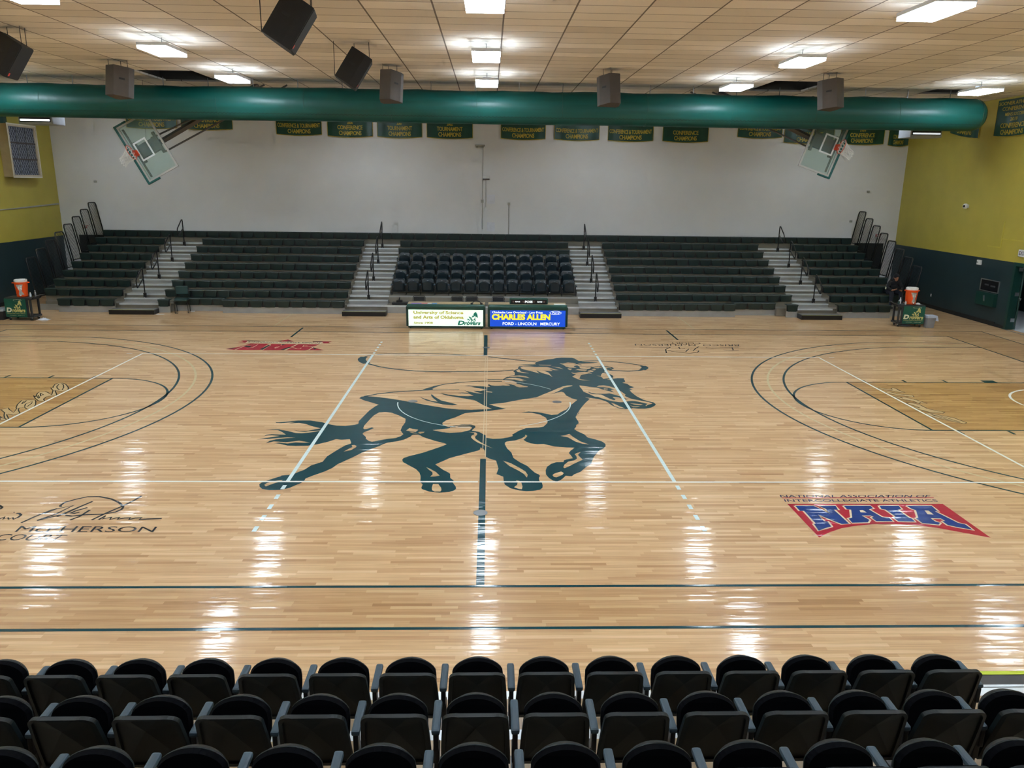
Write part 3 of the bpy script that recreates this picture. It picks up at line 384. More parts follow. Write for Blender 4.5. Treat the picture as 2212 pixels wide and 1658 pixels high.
'lane_l':[[(-9.461,0.966),(-9.402,0.953),(-9.451,1.045),(-9.523,1.255),(-9.515,1.375),(-9.421,1.377),(-9.288,1.26),(-9.103,1.005),(-9.02,0.846),(-8.996,0.733),(-9.081,0.687),(-9.184,0.707),(-9.253,0.751),(-9.016,0.381),(-9.003,0.326),(-9.132,0.293),(-9.153,0.229),(-9.118,0.062),(-9.029,-0.06),(-9.05,-0.101),(-9.164,-0.054),(-9.305,0.101),(-9.472,0.33),(-9.374,0.226),(-9.496,0.525),(-9.506,0.604),(-9.41,0.659),(-9.306,0.572),(-9.129,0.392),(-9.281,0.728)],[(-9.303,-0.578),(-9.411,-0.347),(-9.497,-0.047),(-9.422,-0.005),(-9.252,-0.014),(-9.205,-0.063),(-9.053,-0.341),(-8.96,-0.592),(-8.981,-0.688),(-9.055,-0.651),(-9.161,-0.538),(-9.234,-0.596),(-9.174,-0.728),(-9.015,-0.948),(-9.07,-1.076),(-9.204,-1.006),(-9.214,-1.042),(-9.007,-1.323),(-9.087,-1.306),(-9.228,-1.096),(-9.325,-0.916),(-9.518,-0.714),(-9.455,-0.58),(-9.368,-0.693),(-9.15,-0.921),(-9.265,-0.616)],[(-9.262,-1.168),(-9.158,-1.272),(-9.077,-1.306),(-8.996,-1.409),(-9.126,-1.394)]],
'lane_l_in':[[(-9.382,1.069),(-9.441,1.257),(-9.419,1.329),(-9.316,1.212),(-9.189,0.98),(-9.117,0.776),(-9.186,0.797),(-9.303,0.932)],[(-9.428,0.504),(-9.301,0.398),(-9.287,0.269)],[(-9.399,0.31),(-9.389,0.353),(-9.24,0.144),(-9.244,0.11)],[(-9.183,-0.499),(-9.273,-0.305),(-9.25,-0.096),(-9.177,-0.264),(-9.135,-0.491)],[(-9.348,-0.306),(-9.407,-0.147),(-9.399,-0.045),(-9.35,-0.227)]],
'lane_r':[[(8.981,1.277),(9.077,1.332),(9.166,1.235),(9.305,1.173),(9.305,1.257),(9.39,1.305),(9.424,1.22),(9.409,1.078),(9.453,0.92),(9.36,0.918),(9.203,1.074)],[(8.986,0.911),(9.096,0.996),(9.226,0.791),(9.497,0.672),(9.454,0.532),(9.296,0.608),(9.085,0.745)],[(8.97,0.584),(9.08,0.574),(9.15,0.425),(9.155,0.527),(9.248,0.516),(9.383,0.281),(9.467,0.022),(9.353,0.106),(9.283,-0.02),(9.253,0.22),(9.087,0.335)],[(9.014,0.044),(9.152,0.092),(9.243,-0.094),(9.248,-0.37),(9.345,-0.503),(9.486,-0.607),(9.384,-0.703),(9.176,-0.664),(9.046,-0.453),(8.986,-0.319),(9.12,-0.317)],[(8.977,-0.719),(9.099,-0.691),(9.179,-0.768),(9.427,-1.019),(9.488,-1.352),(9.401,-1.411),(9.219,-1.22),(9.015,-0.924)]],
'lane_r_in':[[(9.087,-0.795),(9.275,-0.996),(9.385,-1.315),(9.233,-1.146)]]}

# ================================================================== SETTING
XL, XR, YB, YN, ZC = -17.1, 17.02, 16.6, -21.0, 7.35
fl = MB().box(XL-.2, 20.5, YN-.2, YB+.2, -.2, 0).build('floor', M_floor)
tag(fl, kind='structure')
L1, L2, L3, L4 = .0012, .0020, .0028, .0036
# court lines, painted on the boards
g = MB()
def seg(mb, x0, y0, x1, y1, wd=.05, z=L1): mb.ribbon([(x0, y0), (x1, y1)], wd, z)
for sy in (-1, 1):
    seg(g, -14.375, sy*7.645, 14.375, sy*7.645); seg(g, -15.98, sy*8.5, 15.98, sy*8.5)
for sx in (-1, 1):
    seg(g, sx*14.35, -7.645, sx*14.35, 7.645); seg(g, sx*15.96, -8.5, sx*15.96, 8.5)
    for sy in (-1, 1): seg(g, sx*8.53, sy*1.83, sx*14.35, sy*1.83)
    seg(g, sx*8.53, -1.83, sx*8.53, 1.83)
    g.ribbon(arc((sx*8.53, 0), 1.83, 90 if sx < 0 else 270, -90 if sx < 0 else 90, 40), .05, L1)
    for rad in (6.725, 6.0):
        a = math.degrees(math.asin((6.58 if rad > 6.5 else 5.95)/rad))
        pts = arc((sx*12.75, 0), rad, a, -a, 64)
        if sx > 0: pts = [(12.75-(px-12.75), py) for px, py in pts]
        yy = pts[0][1]
        g.ribbon([(sx*14.35, yy)]+pts+[(sx*14.35, -yy)], .05, L1)
    for d in (9.0, 9.98, 10.97):
        for sy in (-1, 1): seg(g, sx*d, sy*1.86, sx*d, sy*2.06, .06)
    for sy in (-1, 1): g.flat([(sx*11.88, sy*1.86), (sx*12.2, sy*1.86), (sx*12.2, sy*2.06), (sx*11.88, sy*2.06)], L1)
    seg(g, sx*5.70, 6.78, sx*5.70, 8.3, .06)
seg(g, 0, -7.62, 0, -3.45, .095); seg(g, 0, 4.50, 0, 7.3, .10)
g.build('court_line', P_green, fl, label='dark green basketball court lines')
g = MB()
for sx in (-1, 1):
    a = math.degrees(math.asin(6.2/6.36)); pts = arc((sx*12.75, 0), 6.36, a, -a, 64)
    if sx > 0: pts = [(25.5-px, py) for px, py in pts]
    g.ribbon([(sx*14.3, pts[0][1])]+pts+[(sx*14.3, -pts[0][1])], .05, L1+.0003)
    seg(g, sx*6.66, 8.6, sx*6.66, 10.9, .035, L2)
g.build('court_line', P_tan, fl, label='tan three point arc')
g = MB()
for sy in (-1, 1):
    if sy < 0: seg(g, -9, -4.475, -.07, -4.475, .05, L4); seg(g, .07, -4.475, 9, -4.475, .05, L4)
    else: seg(g, -9, 4.475, 9, 4.475, .05, L4)
for sx in (-1, 1):
    seg(g, sx*8.975, -4.5, sx*8.975, 4.5, .05, L4)
    for sy in (-1, 1): seg(g, sx*9.25, sy*4.475, sx*9.4, sy*4.475, .05, L4)
    g.ribbon(arc((sx*12.75, 0), 1.25, 90 if sx > 0 else -90, 270 if sx > 0 else 90, 32), .05, L2)
g.build('court_line', P_white, fl, label='white volleyball court lines')
g = MB()
for sx in (-1, 1):
    seg(g, sx*2.975, -4.45, sx*2.975, 4.45, .06, L4)
    for sy in (-1, 1):
        for k in range(5): seg(g, sx*2.975, sy*(4.62+k*.36), sx*2.975, sy*(4.78+k*.36), .06, L4)
g.build('court_line', P_dash, fl, label='pale blue attack lines with dashed ends')

def layer(name, m, polys=(), strokes=(), z=L1, label=None, texts=()):
    mb = MB()
    for i, q in enumerate(polys): mb.flat(q, z+i*.00002)
    for i, (wd, q) in enumerate(strokes): mb.ribbon(q, wd, z+.0004+i*.00002)
    for t, q, b in texts: text(mb, t, quadmap(q, z+.0003), b)
    return mb.build(name, m, fl, label=label)
PT = PAINT
layer('running_horse_emblem', P_green, PT['horse'], PT['horse_strokes'], L1, 'dark green running horse with rider swinging a rope')
layer('bare_wood_cutout', M_floor, PT['horse_wood'], z=L2, label='bare wood patches inside the horse emblem')
layer('horse_cheek_shading', P_green, PT['horse_top'], z=L3)
g = MB()
g.ribbon(arc((0, 0), 1.8, 182, 262, 24), .022, L3); g.ribbon(arc((0, 0), 1.8, -68, 0, 16), .022, L3); g.ribbon(arc((0, 0), 1.8, 35, 75, 12), .022, L3)
g.build('court_line', P_dash, fl, label='thin pale centre circle')
g = MB()
for wd, q in PT['mid_lines']: g.ribbon(q, .012, L3)
g.build('court_line', P_cream, fl, label='thin pair of pale lines crossing the horse')
layer('red_shield_emblem', P_red, PT['naia_red'], PT['naia_line'], z=L1, label='red curved shield behind blue letters')
layer('emblem_outline', P_cream, (), [(.055, q+[q[0]]) for q in PT['naia_blue']], z=L2)
layer('block_letters', P_blue, PT['naia_blue'], z=L3, label='blue letters NAIA')
layer('bare_wood_cutout', P_cream, PT['naia_holes'], z=L4)
layer('floor_lettering', P_navy, z=L1, texts=[('NATIONAL ASSOCIATION OF', PT['naia_t1'], .01), ('INTERCOLLEGIATE ATHLETICS', PT['naia_t2'], .01)], label='small navy association lettering')
layer('floor_signature', P_black, (), PT['sig_near'], z=L1, label='large handwritten signature on the near left')
layer('floor_lettering', P_black, z=L1, texts=[('McPHERSON', PT['near_t1'], .0), ('COURT', PT['near_t2'], .0), ('BRISCO', PT['near_t0'], .0)], label='court name lettering on the near left')
layer('floor_signature', P_black, (), PT['sig_far'], z=L1, label='upside down signature by the far sideline')
layer('floor_lettering', P_black, z=L1, texts=[('BRISCO  McPHERSON', PT['far_t1'], .0), ('COURT', PT['far_t2'], .0)], label='upside down court name by the far sideline')
layer('conference_emblem', P_red, PT['sac_red'], z=L1, label='red letters SAC over a star')
layer('conference_emblem_ribbon', P_cream, PT['sac_cream'], PT['sac_creamline'], z=L2)
layer('conference_emblem_shading', P_black, PT['sac_dark'], z=L3, texts=[('SOONER ATHLETIC CONFERENCE', PT['sac_text'], .01)])
for a, b, lb in (('lane_l', 'lane_l_in', 'outlined lettering in the left lane'), ('lane_r', 'lane_r_in', 'outlined lettering in the right lane')):
    layer('lane_lettering', P_lane, PT[a], z=L1, label=lb)
    layer('lane_lettering_outline', P_black, (), [(.022, q+[q[0]]) for q in PT[a]+PT[b]], z=L2)
g = MB()
for x, y in ((-1.50, .02), (1.53, .02), (-.02, -5.62), (.02, 5.5)): g.lathe([(.10, 0), (.10, .004), (.085, .0055), (.0, .0055)], 24, (x, y, 0))
g.build('floor_sleeve_cover', M_steel, fl, label='round steel cover plates set in the floor')

# ceiling with openings cut for the hoist frames
def plate_with_holes(x0, x1, y0, y1, z, t, holes, name, m):
    xs = sorted({x0, x1, *[h[0] for h in holes], *[h[1] for h in holes]}); ys = sorted({y0, y1, *[h[2] for h in holes], *[h[3] for h in holes]})
    mb = MB()
    for i in range(len(xs)-1):
        for j in range(len(ys)-1):
            cx, cy = (xs[i]+xs[i+1])/2, (ys[j]+ys[j+1])/2
            if any(h[0] < cx < h[1] and h[2] < cy < h[3] for h in holes): continue
            mb.box(xs[i], xs[i+1], ys[j], ys[j+1], z, z+t)
    return mb.build(name, m)
holes = [(-9.9, -8.2, 7.65, 10.1), (8.2, 9.9, 7.65, 10.1), (13.6, 14.9, 8.9, 10.1)]
ce = tag(plate_with_holes(XL-.2, XR+.2, YN-.2, YB+.2, ZC, .05, holes, 'ceiling', M_ceil), kind='structure')
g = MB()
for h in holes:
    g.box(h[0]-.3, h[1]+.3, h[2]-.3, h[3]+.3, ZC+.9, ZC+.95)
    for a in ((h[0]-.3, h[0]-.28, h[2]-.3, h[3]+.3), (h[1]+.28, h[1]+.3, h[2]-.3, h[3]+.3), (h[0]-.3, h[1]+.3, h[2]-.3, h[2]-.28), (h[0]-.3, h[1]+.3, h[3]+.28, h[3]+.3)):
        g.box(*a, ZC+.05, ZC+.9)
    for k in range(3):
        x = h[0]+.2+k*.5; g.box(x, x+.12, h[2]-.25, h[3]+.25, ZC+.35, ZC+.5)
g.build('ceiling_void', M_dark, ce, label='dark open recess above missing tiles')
# walls
tag(MB().box(XL-.2, XR+.2, YB, YB+.2, 0, ZC).build('wall_back', M_wall), kind='structure')
tag(MB().box(XL-.2, XR+.2, YN-.2, YN, 0, ZC).build('wall_front', M_wall), kind='structure')
tag(MB().box(XL-.2, XL, YN, YB, 0, ZC).build('wall_left', M_two), kind='structure')
DY0, DY1, DZ = 7.0, 8.93, 2.12
tag(MB().box(XR, XR+.2, YN, DY0, 0, ZC).box(XR, XR+.2, DY1, YB, 0, ZC).box(XR, XR+.2, DY0, DY1, DZ, ZC).build('wall_right', M_two), kind='structure')
# hallway behind the door
M_hallup = mat('pale_blue_hall_paint', (.45, .50, .58), .6); M_hallfl = mat('pale_hall_floor', (.50, .53, .56), .35)
M_hallg = mat('dark_green_hall_paint', (.010, .030, .032), .5)
tag(MB().box(XR+.2, 20.4, 5.0, 13.0, 0, .004).build('floor_hall', M_hallfl), kind='structure')
tag(MB().box(20.2, 20.4, 5, 13, 0, 1.45).box(XR+.2, 20.2, 12.9, 13, 0, 1.45).box(XR+.2, 20.2, 5, 5.1, 0, 1.45).build('wall_hall_lower', M_hallg), kind='structure')
tag(MB().box(20.2, 20.4, 5, 13, 1.45, 2.7).box(XR+.2, 20.2, 12.9, 13, 1.45, 2.7).box(XR+.2, 20.2, 5, 5.1, 1.45, 2.7).build('wall_hall_upper', M_hallup), kind='structure')
tag(MB().box(XR+.2, 20.4, 5, 13, 2.7, 2.8).build('ceiling_hall', M_hallup), kind='structure')
hl = empty('hall_light', (18.7, 9.0, 2.69), 0, 'white flush lamp on the hallway ceiling beyond the open door', 'ceiling light')
MB().box(-.5, .5, -.3, .3, -.05, .0).build('lamp_housing', M_lamph, hl)
MB().box(-.47, .47, -.27, .27, -.06, -.05).build('lamp_diffuser', mat('hall_diffuser', (.9, .9, .9), emit=(.9, .95, 1), es=9), hl)
# baseboards
tag(MB().box(XL, XL+.02, YN, YB, 0, .14).build('baseboard_left', M_base), kind='structure')
tag(MB().box(XR-.02, XR, DY1+.55, YB, 0, .14).box(XR-.015, XR, DY1+.08, DY1+.55, 0, .10).build('baseboard_right', M_base), kind='structure')
# door on the right
dr = MB().box(XR-.03, XR+.23, DY1-.05, DY1, 0, DZ-.05).box(XR-.03, XR+.23, DY0, DY0+.05, 0, DZ-.05).box(XR-.03, XR+.23, DY0, DY1, DZ-.05, DZ).box(XR-.03, XR, DY1, DY1+.06, 0, DZ+.06).box(XR-.03, XR, DY0-.06, DY0, 0, DZ+.06).box(XR-.03, XR, DY0, DY1, DZ, DZ+.06).build('door_1', M_dgreen)
tag(dr, kind='structure')
MB().box(0, .92, -.045, 0, .01, DZ-.06, Matrix.Translation((XR+.24, DY1-.06, 0)) @ Matrix.Rotation(R(56), 4, 'Z')).build('door_leaf', M_dgreen, dr)
g = MB()
for z in (.25, 1.1, 1.9): g.box(XR+.10, XR+.235, DY1-.056, DY1-.05, z, z+.12)
g.build('hinge', M_silver, dr)
g = MB().tube([(XR+.26, DY1-.02, 1.03), (XR+.28, DY1-.12, 1.03), (XR+.24, DY1-.16, .98)], .014); g.build('door_handle', M_silver, dr)
MB().box(XR-.05, XR+.0, DY0-.05, DY1+.1, -.0, .0045).build('threshold', M_steel, dr)
# left wall opening box with wire mesh (a projecting window)
def mesh_mat():
    m = bpy.data.materials.new('wire_mesh_over_dark_glass'); m.use_nodes = True; q = G(m); b = q.n['Principled BSDF']
    x, y, z = q.pos()
    u = q.m('DIVIDE', y, .145); v = q.m('DIVIDE', z, .20)
    d1 = q.m('ABSOLUTE', q.m('SUBTRACT', q.m('FRACT', q.m('ADD', u, v)), .5)); d2 = q.m('ABSOLUTE', q.m('SUBTRACT', q.m('FRACT', q.m('SUBTRACT', u, v)), .5))
    ln = q.m('LESS_THAN', q.m('MINIMUM', d1, d2), .07)
    q.l.new(q.mix(ln, (.022, .030, .055), (.32, .34, .40)), b.inputs['Base Color']); b.inputs['Roughness'].default_value = .35
    return m
wn = MB().box(XL, XL+.33, 13.24, 13.34, 4.42, 6.24).box(XL, XL+.33, 14.92, 15.02, 4.42, 6.24).box(XL, XL+.33, 13.34, 14.92, 4.42, 4.5).box(XL, XL+.33, 13.34, 14.92, 6.16, 6.24).build('window_1', mat('tan_painted_casing', (.50, .42, .30), .6), bevel=.008)
tag(wn, kind='structure')
MB().box(XL+.26, XL+.28, 13.34, 14.92, 4.5, 6.16).build('mesh_screen', mesh_mat(), wn, label='diamond wire mesh over dark glass')
MB().box(XL+.33, XL+.345, 13.22, 13.26, 4.40, 6.26).box(XL+.33, XL+.345, 15.0, 15.04, 4.40, 6.26).box(XL+.33, XL+.345, 13.26, 15.0, 4.40, 4.44).box(XL+.33, XL+.345, 13.26, 15.0, 6.22, 6.26).build('window_trim', mat('cream_trim', (.66, .62, .52), .5), wn)
MB().box(XL+.28, XL+.30, 13.82, 13.86, 4.5, 6.16).box(XL+.28, XL+.30, 14.38, 14.42, 4.5, 6.16).build('mullion', M_steel, wn)
MB().box(XL+.28, XL+.31, 13.34, 14.92, 5.02, 5.07).box(XL+.28, XL+.31, 13.34, 14.92, 5.58, 5.63).build('glazing_bar', mat('brown_bar', (.05, .035, .03), .5), wn)
# dark doors in the back corners
for i, (x0, x1) in enumerate(((-16.45, -15.3), (15.3, 16.5))):
    d = MB().box(x0, x1, YB-.06, YB, 0, 2.2).build('door_%d' % (i+2), mat('black_green_door', (.008, .012, .012), .5))
    tag(d, kind='structure'); MB().box(x0+.2, x1-.2, YB-.12, YB-.06, 1.0, 1.06).build('push_bar', M_steel, d)

# ================================================================== CEILING LAMPS
def lamp(lens):
    t = empty('high_bay_lamp', (0, 0, 0))
    MB().box(-.31, .31, -.58, .58, -.015, .05).build('housing', M_lamph, t, bevel=.01)
    MB().box(-.30, .30, -.57, .57, -.075, -.015).build('diffuser', lens, t, bevel=.008)
    MB().box(-.26, -.14, -.50, .50, .05, .056).build('uplight_slot', M_up, t); MB().box(.14, .26, -.50, .50, .05, .056).build('uplight_slot', M_up, t)
    MB().box(-.11, .11, -.09, .09, .05, .12).build('driver_box', mat('grey_driver_box', (.38, .42, .48), .5), t)
    g = MB(); g.tube([(0, .0, .12), (0, .0, ZC-7.12)], .008)
    g.build('hanger', M_steel, t)
    return t
first = lamp(M_lens); rear = lamp(M_lens2); used = False
rowsY = [(-12.6, 'fifth row from the duct'), (-7.7, 'fourth row from the duct'), (-2.83, 'third row from the duct'), (2.40, 'second row from the duct'), (7.08, 'row nearest the duct')]
colsX = [(-13.85, 'far left'), (-6.92, 'left'), (0, 'middle'), (6.92, 'right'), (13.85, 'far right')]
for y, rn in rowsY:
    for x, cn in colsX:
        o = first if not used else dup(first); used = True
        o.location = (x, y, 7.12)
        tag(o, 'lit white high bay lamp in the %s column, %s' % (cn, rn), 'ceiling light', 'lit lamps hung under the tiled ceiling')
for x, cn in ((-13.9, 'far left'), (-4.6, 'left'), (4.4, 'right'), (13.4, 'far right')):
    o = rear if cn == 'far left' else dup(rear); o.location = (x, 13.3, 7.12); tag(o, None, 'ceiling light', 'dimmer lamps behind the duct'); o['label'] = 'lit lamp hidden behind the green duct, %s one' % cn

# ================================================================== DUCT
def duct_mat():
    m = bpy.data.materials.new('green_fabric_duct'); m.use_nodes = True; q = G(m); b = q.n['Principled BSDF']
    x, y, z = q.pos()
    st = q.noise(q.vec(q.m('MULTIPLY', x, .5), y, q.m('MULTIPLY', z, 9.0)), 1.0, 3)
    base = q.ramp(st, [(.3, (.002, .068, .058)), (.7, (.003, .086, .075))])
    # two staggered rows of perforations low on the side
    ux = q.m('DIVIDE', x, .115); zig = q.m('MULTIPLY', q.m('PINGPONG', ux, .5), .05)
    dz = q.m('ABSOLUTE', q.m('SUBTRACT', z, q.m('ADD', 6.325, zig)))
    dot = q.m('MULTIPLY', q.m('LESS_THAN', dz, .012), q.m('LESS_THAN', q.m('FRACT', q.m('MULTIPLY', ux, 4.0)), .55))
    base = q.mix(q.m('MULTIPLY', dot, q.m('LESS_THAN', y, 9.1)), base, (.0, .012, .012))
    q.l.new(base, b.inputs['Base Color']); b.inputs['Roughness'].default_value = .42; b.inputs['Specular IOR Level'].default_value = .4
    bp = q.n.new('ShaderNodeBump'); bp.inputs['Strength'].default_value = .25; bp.inputs['Distance'].default_value = .02
    q.l.new(q.noise(q.vec(q.m('MULTIPLY', x, 1.5), y, q.m('MULTIPLY', z, 4.0)), 1.0, 3), bp.inputs['Height']); q.l.new(bp.outputs[0], b.inputs['Normal'])
    return m
DYc, DZc, DR = 9.1, 6.635, .475
dt = empty('air_duct', (0, DYc, DZc), 0, 'long round green fabric air duct hanging across the whole gym', 'air duct')
n = 40; mb = MB(); xs = [XL+.05+i*.5 for i in range(int((14.75-XL)/.5))]+[14.75, 14.95, 15.1, 15.2, 15.26]
rs = [DR]*(len(xs)-4)+[DR*.98, DR*.9, DR*.72, DR*.35]
vs = []; fs = []
for i, (x, r) in enumerate(zip(xs, rs)):
    sag = .012*math.sin(x*2.3)+.008*math.sin(x*5.1)
    for j in range(n):
        a = 2*math.pi*j/n; rr = r*(1+.012*math.sin(a*3+x*.7)); vs.append((x, rr*math.cos(a), rr*math.sin(a)+(sag if math.sin(a) > .3 else 0)))
for i in range(len(xs)-1):
    for j in range(n): fs.append((i*n+j, (i+1)*n+j, (i+1)*n+(j+1) % n, i*n+(j+1) % n))
fs += [tuple(range(n)), tuple((len(xs)-1)*n+j for j in range(n))[::-1]]
MB().add(vs, fs).build('fabric_tube', duct_mat(), dt, smooth=True)

mb2 = MB()
for i in range(13):
    x = -15.6+i*2.55
    mb2.tube([(x, (DR+.001)*math.cos(R(a)), (DR+.001)*math.sin(R(a))) for a in range(0, 360, 12)], .006, 6, closed=True)
mb2.build('seam_band', M_green, dt)
for i in range(24):
    x = -16.2+i*1.32; MB().box(x-.008, x+.008, -.01, .01, DR-.02, ZC-DZc).build('hanger', M_steel, dt)

# ================================================================== FAR BLEACHERS
ORD = ['first', 'second', 'third', 'fourth', 'fifth', 'sixth', 'seventh', 'eighth', 'ninth', 'tenth', 'eleventh', 'twelfth', 'thirteenth', 'fourteenth', 'fifteenth']
Yk = lambda k: 10.9+.66*k          # front of the bench in row k
Zb = lambda k: .456+.246*k         # top of the bench in row k
Zd = lambda k: .026+.246*k         # deck under the feet of row k
GAPS = [(-15.4, -14.6), (-10.78, -9.05), (8.72, 10.25), (14.22, 15.1)]   # front row folded away here
AIS = [(-12.62, -11.22), (-4.84, -3.46), (3.26, 4.58), (10.93, 12.25)]
BL, BR = -15.33, 14.98
SEC = {0: [(-14.57, -12.66), (-11.2, -10.81), (-9.03, -4.87), (4.6, 8.7), (10.5, 10.9), (12.3, 14.2)], 8: [(BL, BR)]}
for k in range(1, 8):
    SEC[k] = [(BL, -12.64), (-11.2, -4.86), (4.6, 10.91), (12.27, BR)]
    if k >= 6: SEC[k].insert(2, (-3.44, 3.24))
for k in range(1, 9):
    t = empty('bleacher_deck', (0, Yk(k)-.36, 0), 0, 'tan metal walkway of the far bleachers, %s level above the floor' % ORD[k-1], 'bleacher walkway', 'stepped walkways of the far bleachers')
    d1 = .66 if k < 8 else YB-(Yk(k)-.36)-.01
    g = MB()
    if k == 1:
        xs = [BL]+[q for a in GAPS for q in a]+[BR]; xs = sorted(max(BL, min(BR, q)) for q in xs)
        for i in range(0, len(xs)-1):
            c = (xs[i]+xs[i+1])/2; y0 = .38 if any(a < c < b for a, b in GAPS) else 0
            if xs[i+1]-xs[i] > .01: g.box(xs[i], xs[i+1], y0, d1-.003, .004, Zd(1))
    else: g.box(BL, BR, 0, d1-.003, Zd(k)-.246, Zd(k))
    g.build('deck', M_deck, t)
    if k > 1: MB().box(BL, BR, -.012, 0, Zd(k)-.055, Zd(k)).build('nosing', M_alud, t)
    else: MB().box(-4.84, 4.58, -.012, 0, Zd(k)-.055, Zd(k)).build('nosing', M_alu, t)
# silver skirts below the front benches
t = empty('front_skirt', (0, 10.95, 0), 0, 'long silver skirt panels along the floor under the front benches', 'skirt panel')
for a, b in ((-14.57, -12.66), (-11.2, -10.81), (-9.03, -4.87), (-3.44, 3.24), (4.6, 8.7), (10.5, 10.9), (12.3, 14.2)):
    y1 = .24 if a == -3.44 else 0
    MB().box(a, b, y1, y1+.02, .0, .24).box(a, b, y1-.012, y1, .0, .03).build('panel', M_alud, t)
for a, b in GAPS: MB().box(a, b, .40, .42, 0, .205).box(a, b, .388, .40, 0, .03).build('panel', M_alud, t)
# benches: one module is a moulded seat that narrows downwards
MW = .4572
def module_mesh(wd):
    h = wd/2-.004; n = .062*wd/MW
    g = MB()
    g.hexa([(-h+n, .010, -.245), (h-n, .010, -.245), (h-n, .09, -.245), (-h+n, .09, -.245)], [(-h+.006, 0, -.03), (h-.006, 0, -.03), (h, .1, -.03), (-h, .1, -.03)])
    g.hexa([(-h, -.004, -.032), (h, -.004, -.032), (h, .27, -.032), (-h, .27, -.032)], [(-h, .008, 0), (h, .008, 0), (h, .26, -.008), (-h, .26, -.008)])
    return g
_mod = {}
secname = {}
def secof(a, b):
    c = (a+b)/2
    if b-a > 20: return 'running along the back wall'
    if c < -12.6: return 'left of the leftmost aisle'
    if b-a < .5: return 'short piece right of the leftmost aisle' if c < 0 else 'short piece left of the rightmost aisle'
    if c < -4.8: return 'between the leftmost aisle and the next'
    if c < 3.3: return 'above the block of tip-up chairs'
    if c < 11: return 'between the two right aisles'
    return 'right of the rightmost aisle'
def bench_at(k, a, b, y, lb):
    t = empty('bleacher_bench', (a, y, Zb(k)), 0, lb, 'bleacher bench', 'moulded bench rows of the far bleachers')
    nn = max(1, round((b-a)/MW)); wd = (b-a)/nn; key = round(wd, 3)
    back = Zd(k)-Zb(k)+.002 if k else -.235
    MB().box(.0, b-a, .095, .125, back, -.04).build('support_riser', M_deck, t)
    MB().box(.005, b-a-.005, .045, .06, -.24, -.036).build('notch_shade_strip', M_blk, t)  # black strip stands for the shaded void in the notches between seats
    for i in range(nn):
        if key not in _mod:
            o = module_mesh(wd).build('seat_module', M_bench, t); _mod[key] = o.data
        else:
            o = bpy.data.objects.new('seat_module', _mod[key]); COL.objects.link(o); o.parent = t; CH.setdefault(t.name, []).append(o)
        o.location = ((i+.5)*wd, 0, 0)
for (a, b), lb in ((GAPS[1], 'left of the second aisle'), (GAPS[2], 'left of the rightmost aisle')):
    bench_at(0, a, b, 11.29, 'short dark green front bench folded back under the second row, '+lb)
for k in range(9):
    for a, b in SEC[k]: bench_at(k, a, b, Yk(k), 'dark green bleacher bench, %s row from the floor, %s' % (ORD[k], secof(a, b)))
# aisles
for i, (a, b) in enumerate(AIS):
    nm = ['leftmost', 'second', 'third', 'rightmost'][i]
    t = empty('aisle_stairs', ((a+b)/2, 10.9, 0), 0, 'silver aluminium aisle steps climbing the far bleachers, %s aisle from the left' % nm, 'aisle stairs', 'four stepped aisles of the far bleachers')
    hw = (b-a)/2-.01
    for k in range(0, 8):
        y = Yk(k)-10.9; z = Zd(k) if k else 0.0; hi = Zd(k+1)
        zz = z+.123 if k else .0
        if k: MB().box(-hw, hw, y+.02, y+.268, z+.002, zz).build('half_step', M_alud, t)
        if k: MB().box(-hw-.005, hw+.005, y+.005, y+.019, zz-.035, zz+.004).build('step_edge', M_alu, t)
        MB().box(-hw-.005, hw+.005, y+.270, y+.286, hi-.05, hi+.006).build('step_edge', M_alu, t)
        MB().box(-hw, hw, y+.31, y+.655, hi+.001, hi+.004).build('tread_plate', M_alud, t)
    s = empty('floor_step', ((a+b)/2, 10.5, 0), 0, 'low black step with a yellow edge at the foot of the %s aisle' % nm, 'step', 'black steps at the feet of the aisles')
    MB().box(-hw-.06, hw+.06, -.02, .40, .0, .155).build('step_body', M_blk, s, bevel=.006)
    MB().box(-hw-.03, hw+.03, .03, .40, .1555, .1575).build('step_tread', M_steel, s)
    MB().box(-hw-.05, hw+.05, -.016, .028, .1555, .161).build('yellow_edge', mat('pale_yellow_edge', (.50, .50, .22), .5) if i == 0 else bpy.data.materials['pale_yellow_edge'], s)
def rail():
    t = empty('aisle_handrail', (0, 0, 0))
    MB().tube([(0, 0, .01), (0, 0, .86), (0, -.03, .93), (0, -.09, .92), (0, -.52, .66), (0, -.57, .60), (0, -.56, .42), (0, -.51, .37), (0, -.44, .40), (0, 0, .62)], .021, 8).build('hooked_tube', M_blk, t, smooth=True)
    MB().box(-.045, .045, -.04, .04, .0, .15).build('socket', M_blk, t, bevel=.01)
    MB().lathe([(.014, 0), (.014, .02)], 10, (0, -.055, .0)).build('bolt', M_silver, t)
    return t
fr = rail(); used = False
for i, x in enumerate((-11.95, -4.16, 3.88, 11.75)):
    for j, k in enumerate((2, 4, 6, 8)):
        o = fr if not used else dup(fr); used = True
        o.location = (x, Yk(k)-.50, Zd(k)-.118); o.scale = (1, 1, 1.09)
        tag(o, 'black hooked handrail in the %s aisle from the left, %s one up' % (ORD[i], ORD[j]), 'handrail', 'hooked handrails in the far aisles')
